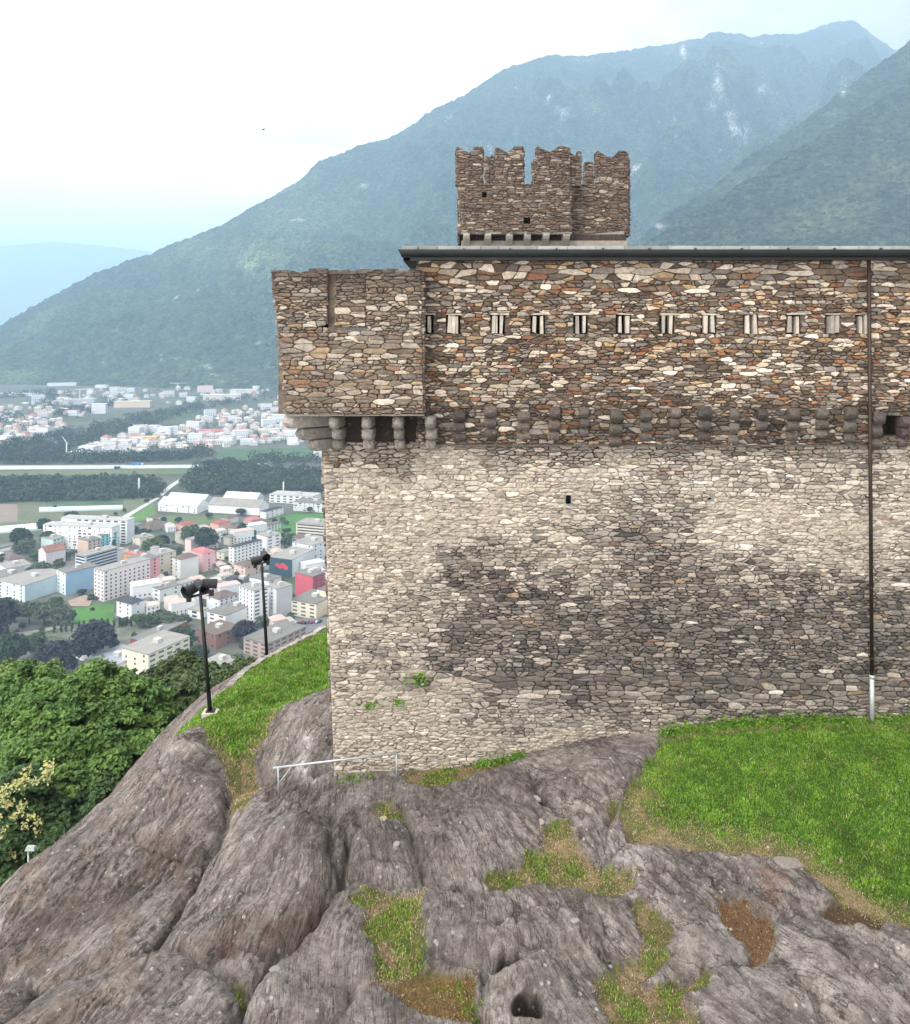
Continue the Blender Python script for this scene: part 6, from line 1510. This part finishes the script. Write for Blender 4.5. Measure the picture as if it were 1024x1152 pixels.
# ---------------------------------------------------------------- loose stones, railing, lamps, low wall
def stone_obj(px, py, size, col, label, seed, flat=.35, name='loose_stone'):
    x, y = hit(px, py); z = gz(x, y); r_ = random.Random(seed); m = bmesh.new(); bmesh.ops.create_icosphere(m, subdivisions=3, radius=1)
    for v_ in m.verts:
        n_ = 1+.22*math.sin(v_.co.x*3.1+seed)*math.cos(v_.co.y*2.7+seed*1.3)+.12*math.sin(v_.co.z*6+v_.co.x*5+seed); v_.co *= n_
        v_.co.x = max(-.85, min(.85, v_.co.x)); v_.co.y = max(-.8, min(.8, v_.co.y)); v_.co.z = max(-.7, min(.6, v_.co.z))
    me = bpy.data.meshes.new(name); m.to_mesh(me); m.free(); me.materials.append(paint(col, .95, .35, 6.0)); o = link(name, me)
    o.location = (x, y, z+size*flat*.25); o.scale = (size, size*.8, size*flat); o.rotation_euler = (0, 0, seed*1.1); return tag(o, label, 'stone')
stone_obj(886,972,.34,(128,120,114),'flat grey stone lying in the dry edge of the lawn',3,.35); stone_obj(432,922,.11,(150,140,120),'small yellowish stone below the railing post',5,.6); stone_obj(446,952,.12,(140,135,130),'white blocky stone in a rock fold under the railing',7,.7)
stone_obj(647,1054,.1,(140,136,132),'white stone stuck on the grey slab between the grass hollows',9,.4); stone_obj(310,1098,.13,(128,124,120),'pale flat stone on the dark hump under the left grass strip',11,.3); stone_obj(604,890,.14,(150,144,138),'pale stone at the foot of the wall crease',13,.35); stone_obj(608,918,.16,(160,150,144),'pinkish pale stone above the middle grass hollow',15,.3)

galv = paint((176,180,182), .45, .15, 4.0, .4)
x1, y1 = hit(313, 897); x2, y2 = hit(446, 882); z1, z2 = gz(x1, y1), gz(x2, y2)
rail = empty('railing', (x1, y1, z1)); tag(rail, 'thin galvanised handrail on two posts at the castle corner', 'railing')
def rel(p): return (p[0]-x1, p[1]-y1, p[2]-z1)
ya, yb = y1, y2
ra = P(307, 864, ya); rb = P(446, 847.5, yb); pa = P(313, 863, ya)
m = MB(); m.tube(rel(ra), rel(rb), .028, .028, 12); m.build('handrail', galv, rail, True)
for (q, zb_, top) in ((P(313, 863, ya), z1, None), (rb, z2, None)):
    m = MB(); m.tube(rel((q[0]+.02, q[1], zb_-.08)), rel(q), .022, .022, 10); m.build('post', galv, rail, True)
m = MB(); m.tube(rel(P(314, 881, ya)), rel(P(329, 861.5, ya+.3)), .016, .016, 8); m.build('brace', galv, rail, True)

black = paint((38,38,40), .5, .2, 3.0, .3); lens_m = paint((24,24,26), .25, .1); conc = paint((190,184,172), .95, .2, 3.0); greym = paint((58,58,60), .5, .15, 2.0, .4)
def floodlight(label, bx, by, tx, ty, hw, heads, foot):
    x, y = hit(bx, by); z = gz(x, y); root = empty('floodlight_pole', (x, y, z)); tag(root, label, 'floodlight')
    s_ = F/y; top = P(tx, ty, y); t_ = Vector((top[0]-x, 0, top[2]-z))
    m = MB(); m.tube((0,0,-.1), tuple(t_), .085, .06, 14); m.build('pole', black, root, True)
    if foot: m = MB(); m.box(-.28, .28, -.22, .22, -.35, .12); m.build('footing', conc, root)
    m = MB(); m.box(-.16, .16, -.14, .14, .12 if foot else -.02, .17 if foot else .05); m.build('base_plate', black, root)
    w_ = hw/s_; a = Vector((-w_, .12, -w_*.33)); b = Vector((w_*.95, -.1, w_*.30)); q = t_+Vector((0, 0, -.02))
    m = MB(); m.tube(tuple(q+a), tuple(q+b), .05, .05, 10); m.build('crossbar', black, root, True)
    for (f_, up, az, rr, ln_) in heads:
        c = q+a.lerp(b, f_)+Vector((0, 0, up)); d = Vector((math.cos(R(az)), math.sin(R(az)), -.18)).normalized()
        m = MB(); m.tube(tuple(c-d*ln_*.55), tuple(c-d*ln_*.35), rr*.35, rr*.8, 20); m.tube(tuple(c-d*ln_*.35), tuple(c+d*ln_*.5), rr*.8, rr, 20, 0, False); lamp_ = m.build('lamp_housing', greym, root, True)
        m = MB(); m.tube(tuple(c+d*ln_*.30), tuple(c+d*ln_*.34), rr*.9, rr*.9, 20); m.build('lens', lens_m, lamp_, True)
        m = MB(); m.tube(tuple(q+a.lerp(b, f_)), tuple(c), .04, .04, 8); m.build('bracket', black, lamp_)
    for f_ in (0, 1):
        m = MB(); c = q+a.lerp(b, f_); m.box(c.x-.08, c.x+.08, c.y-.07, c.y+.07, c.z-.16, c.z+.06); m.build('ballast_box', black, root)
floodlight('nearer black pole with three drum floodlights on a concrete footing', 237, 804, 225.5, 668, 14, [(.10, .28, 232, .24, .60), (.50, .36, -40, .21, .62), (.88, .34, 22, .19, .6)], True)
floodlight('farther black pole with two drum floodlights at the grass edge', 300.5, 733, 294.5, 633, 8, [(.15, .22, 200, .20, .6), (.75, .36, -60, .21, .62)], False)
# low mortared edge of the grass slope
m = Stones(); pe = [(262,772),(272,762),(285,751),(300,741),(320,731),(345,719),(372,704)]; r = random.Random(4)
pts = []
for i in range(len(pe)-1):
    for k in range(7):
        t_ = k/7; pts.append(hit(pe[i][0]*(1-t_)+pe[i+1][0]*t_, pe[i][1]*(1-t_)+pe[i+1][1]*t_+1.0))
pts = np.array(pts); xc, yc_ = pts[0]; zc_ = gz(xc, yc_)
for i in range(len(pts)-1):
    (ax, ay), (bx, by) = pts[i], pts[i+1]; L = math.hypot(bx-ax, by-ay)
    if L < .02: continue
    nx, ny = (by-ay)/L, -(bx-ax)/L
    if nx > 0: nx, ny = -nx, -ny
    za, zb_ = gz(ax, ay), gz(bx, by); j = r.uniform(-.02, .05); w_ = .32; k = r.uniform(.8, 1.15); e = .02
    p = [(ax+(bx-ax)*e, ay+(by-ay)*e, za), (bx-(bx-ax)*e, by-(by-ay)*e, zb_), (bx+nx*w_, by+ny*w_, zb_-.02), (ax+nx*w_, ay+ny*w_, za-.02)]
    m.solid([(a-xc, b-yc_, c-.9-zc_) for a, b, c in p]+[(a-xc, b-yc_, c+.10+j-zc_) for a, b, c in p], [(0,3,2,1),(4,5,6,7),(0,1,5,4),(1,2,6,5),(2,3,7,6),(3,0,4,7)], tuple(np.array(lin((152,146,138)))*k))
o = m.build('low_wall', frame_mat, None); o.location = (xc, yc_, zc_); tag(o, 'low grey stone kerb wall along the outer edge of the grass slope', 'low wall')

# ---------------------------------------------------------------- trees below the rock
def tree(label, cat, lobes_px, Y, cols, seed, leaf=.17, per=60, clump=.42, clumps=26, blossom=None, name='broadleaf_tree', base_drop=7.0, jitter=.55, flat=.5):
    """lobes_px: crown lobes as photo circles (x, y, r, dy): each gets its own depth and size in metres"""
    s_ = F/Y; L = []
    c0_ = P(sum(l[0] for l in lobes_px)/len(lobes_px), max(l[1] for l in lobes_px), Y); base = Vector((c0_[0], Y, c0_[2]-base_drop))
    for (x, y, r_, dy) in lobes_px:
        p = P(x, y, Y+dy); rm = r_/F*(Y+dy); L.append((p[0]-base.x, p[1]-base.y, p[2]-base.z, rm, rm, rm*.85))
    root = empty(name, base); tag(root, label, cat)
    me = foliage_mesh('crown', L, per, clump, leaf, cols, seed, clumps=clumps, flat=flat, jitter=jitter); me.materials.append(leaf_mat); link('crown', me, None, root)
    top = max(l[2] for l in L); sp = max(l[3] for l in L)
    link('trunk', trunk_mesh(top*.85, .22, sp*.8, seed, -6, 10), None, root)
    if blossom:
        r = np.random.default_rng(seed+9); cc, nn, cl_ = [], [], []
        for (x, y, n, rad) in blossom:
            p = np.array(P(x, y, Y-1.9))-np.array(base)
            for _ in range(n):
                q = p+r.normal(0, 1, 3)*np.array([rad, rad*.6, rad*.8])/F*Y
                for k in range(14):
                    cc.append(q+r.normal(0, 1, 3)*np.array([.10, .1, .09])); nn.append((0, -.5, .8)); cl_.append(np.array(lin((188,188,136)))*r.uniform(.75, 1.1)*np.array([1, r.uniform(.92, 1.02), r.uniform(.7, 1.0)]))
        vs, fs = leaf_cards(np.array(cc), np.array(nn), .10, r); o = link('blossom', mesh_np('blossom', vs, fs, np.full(len(fs), 3), cols=np.repeat(np.array(cl_), 4, 0)), leaf_mat, root); o['label'] = 'cream yellow blossom tufts'
    return root
g_maple = [(.055,.12,.028),(.16,.265,.062)]; g_light = [(.09,.15,.045),(.22,.30,.09)]; g_deep = [(.032,.07,.026),(.085,.145,.048)]; g_olive = [(.05,.085,.034),(.12,.165,.062)]
tree('broad bright green maple rising beside the rock slab, largest crown of the group', 'tree', [(95,815,55,0),(60,850,50,-1),(135,850,48,-1.5),(95,880,55,-2),(150,800,40,1),(45,800,38,1),(115,775,34,1)], 41, g_maple, 401, .165, 120, .5, 24)
tree('green maple with lighter tips left of the broadest crown', 'tree', [(20,845,45,0),(0,800,42,1),(30,780,36,2),(-15,860,50,0),(5,890,40,-1)], 45, g_maple, 402, .175, 110, .52, 24)
tree('pale yellowish green tree peeking over the maples', 'tree', [(15,775,32,0),(45,768,26,1),(-15,785,35,0),(70,782,22,0)], 54, g_light, 403, .19, 90, .5, 24)
tree('dark fine leaved tree behind the nearer floodlight pole', 'tree', [(215,785,38,0),(185,810,40,-1),(240,768,22,2),(205,755,24,2),(180,775,26,2)], 50, g_olive, 404, .17, 80, .42, 30)
tree('green tree between the maples and the floodlight pole', 'tree', [(165,835,42,0),(180,860,34,-1),(150,870,40,-1),(192,835,24,0)], 42, g_maple, 405, .16, 110, .45, 26)
tree('dark bush crowding the outer side of the low kerb wall', 'tree', [(262,762,18,0),(248,780,20,-1),(275,752,12,2),(230,800,18,-2)], 46, g_olive, 406, .15, 70, .36, 34)
tree('shaded tree in front of the maples with cream blossom', 'tree', [(20,925,42,0),(50,905,34,1),(5,960,40,-1),(60,945,34,-.5),(30,885,26,0)], 36, g_deep, 407, .16, 70, .4, 28,
     blossom=[(22,878,7,14),(8,905,6,10),(38,872,5,10),(18,935,6,12),(30,912,5,12),(12,955,3,8),(52,870,2,5)], name='chestnut_tree')
tree('deep green tree low against the rock edge', 'tree', [(100,915,36,0),(80,935,34,-.5),(130,890,30,0),(60,965,30,-1),(110,880,30,1)], 37.5, g_deep, 408, .18, 70, .42, 26)
tree('dark undergrowth tree at the lowest corner beside the small street lamp', 'tree', [(15,985,34,0),(-10,1000,40,0),(45,975,24,0),(-20,960,40,1)], 35, g_deep, 409, .17, 70, .4, 26, base_drop=4)
for i, (x, y, r_, Y) in enumerate([(120,815,60,52),(60,830,60,54),(10,850,60,56),(170,815,46,56),(-40,880,70,50),(-60,820,60,52)]):
    tree(['bluish green tree filling the gap behind the broadest maple','dark green tree behind the left maples','shadowy tree behind the pale yellowish one','dense tree behind the fine leaved one','big green tree cut off by the photo edge','second tree cut off by the photo edge behind the big one'][i], 'tree',
         [(x,y,r_,0),(x-r_*.5,y+r_*.4,r_*.7,1),(x+r_*.5,y+r_*.3,r_*.7,1)], Y, g_deep, 420+i, .26, 40, .6, 14)
# small street lamp among the crowns
c = P(33, 985, 27.0); root = empty('street_lamp', c); tag(root, 'small grey street lamp with a flat head below the rock edge', 'street lamp')
hh = (985-955)/F*27
m = MB(); m.tube((0,0,-2.5), (-.03,0,hh), .035, .028, 10); m.build('pole', galv, root, True)
m = MB(); m.add([(-.10,-.1,hh-.01),(.22,-.12,hh+.0),(.22,.12,hh+.0),(-.10,.1,hh-.01),(-.07,-.07,hh+.09),(.18,-.07,hh+.08),(.18,.07,hh+.08),(-.07,.07,hh+.09)], [(0,3,2,1),(4,5,6,7),(0,1,5,4),(1,2,6,5),(2,3,7,6),(3,0,4,7)]); m.build('lamp_head', paint((150,156,154), .4, .05), root)
# a bird high over the valley
c = P(296.5, 146, 160); root = empty('bird', c, .6); tag(root, 'tiny dark bird gliding in the white sky', 'bird')
m = bmesh.new(); bmesh.ops.create_icosphere(m, subdivisions=2, radius=1)
for v_ in m.verts: v_.co = (v_.co.x*.32*(1 if v_.co.x > 0 else 1.25), v_.co.y*.09, v_.co.z*.09)
me = bpy.data.meshes.new('body'); m.to_mesh(me); m.free(); me.materials.append(paint((48,44,42), .8)); link('body', me, None, root)
for s_ in (-1, 1):
    m = MB(); m.add([(.14,s_*.05,.03),(-.14,s_*.05,.02),(-.12,s_*.4,.16),(-.22,s_*.72,.10),(-.05,s_*.68,.11),(.12,s_*.38,.17)], [(0,1,2,5),(5,2,3,4)])
    m.add([(.14,s_*.05,.0),(-.14,s_*.05,-.01),(-.12,s_*.4,.14),(-.22,s_*.72,.09),(-.05,s_*.68,.09),(.12,s_*.38,.15)], [(5,2,1,0),(4,3,2,5)]); m.build('wing', paint((48,44,42), .8), root)
# parked cars on the square below the cream block
car_cols = [(210,210,210),(60,64,70),(40,44,52),(150,40,44),(180,184,188),(90,100,116)]
CARM = []
for ci, cc_ in enumerate(car_cols):
    m = MB(); pr = [(-2.1,.35),(2.1,.35),(2.1,.75),(1.2,.92),(.6,1.42),(-1.2,1.45),(-1.95,.95),(-2.1,.85)]; n = len(pr)
    m.add([(x, -.85, z) for x, z in pr]+[(x, .85, z) for x, z in pr], [tuple(range(n)), tuple(range(2*n-1, n-1, -1))]+[(i, n+i, n+(i+1) % n, (i+1) % n) for i in range(n)], 0)
    m.box(-1.15, .75, -.865, .865, .95, 1.3, 1)
    for x_ in (-1.3, 1.3): m.tube((x_,-.87,.33), (x_,.87,.33), .33, None, 10, 2)
    me = bpy.data.meshes.new('parked_car'); me.from_pydata(m.v, [], m.f); me.polygons.foreach_set('material_index', m.m); me.update()
    for mt in (paint(cc_, .35, .05), win_mat, paint((36,36,38), .9)): me.materials.append(mt)
    CARM.append(me)
rc2 = random.Random(12); cn = ['white','dark grey','navy','red','silver','slate']
for i in range(22):
    x, y = (306+i*3.4, 703-i*.25+.8*(i % 2)) if i < 17 else (276+(i-17)*9, 712+(i % 2)*3)
    k = rc2.randrange(6); o = bpy.data.objects.new('parked_car', CARM[k]); COL.objects.link(o); o.location = V(x, y, VZ+.75+_sheet[0]*.03); o.rotation_euler = (0, 0, 1.2 if i < 17 else .4)
    tag(o, f'tiny {cn[k]} car parked below the cream balcony block' if i < 17 else f'tiny {cn[k]} car on the street above the brown striped block', 'car', 'cars parked below the cream block' if i < 17 else 'cars on the street')
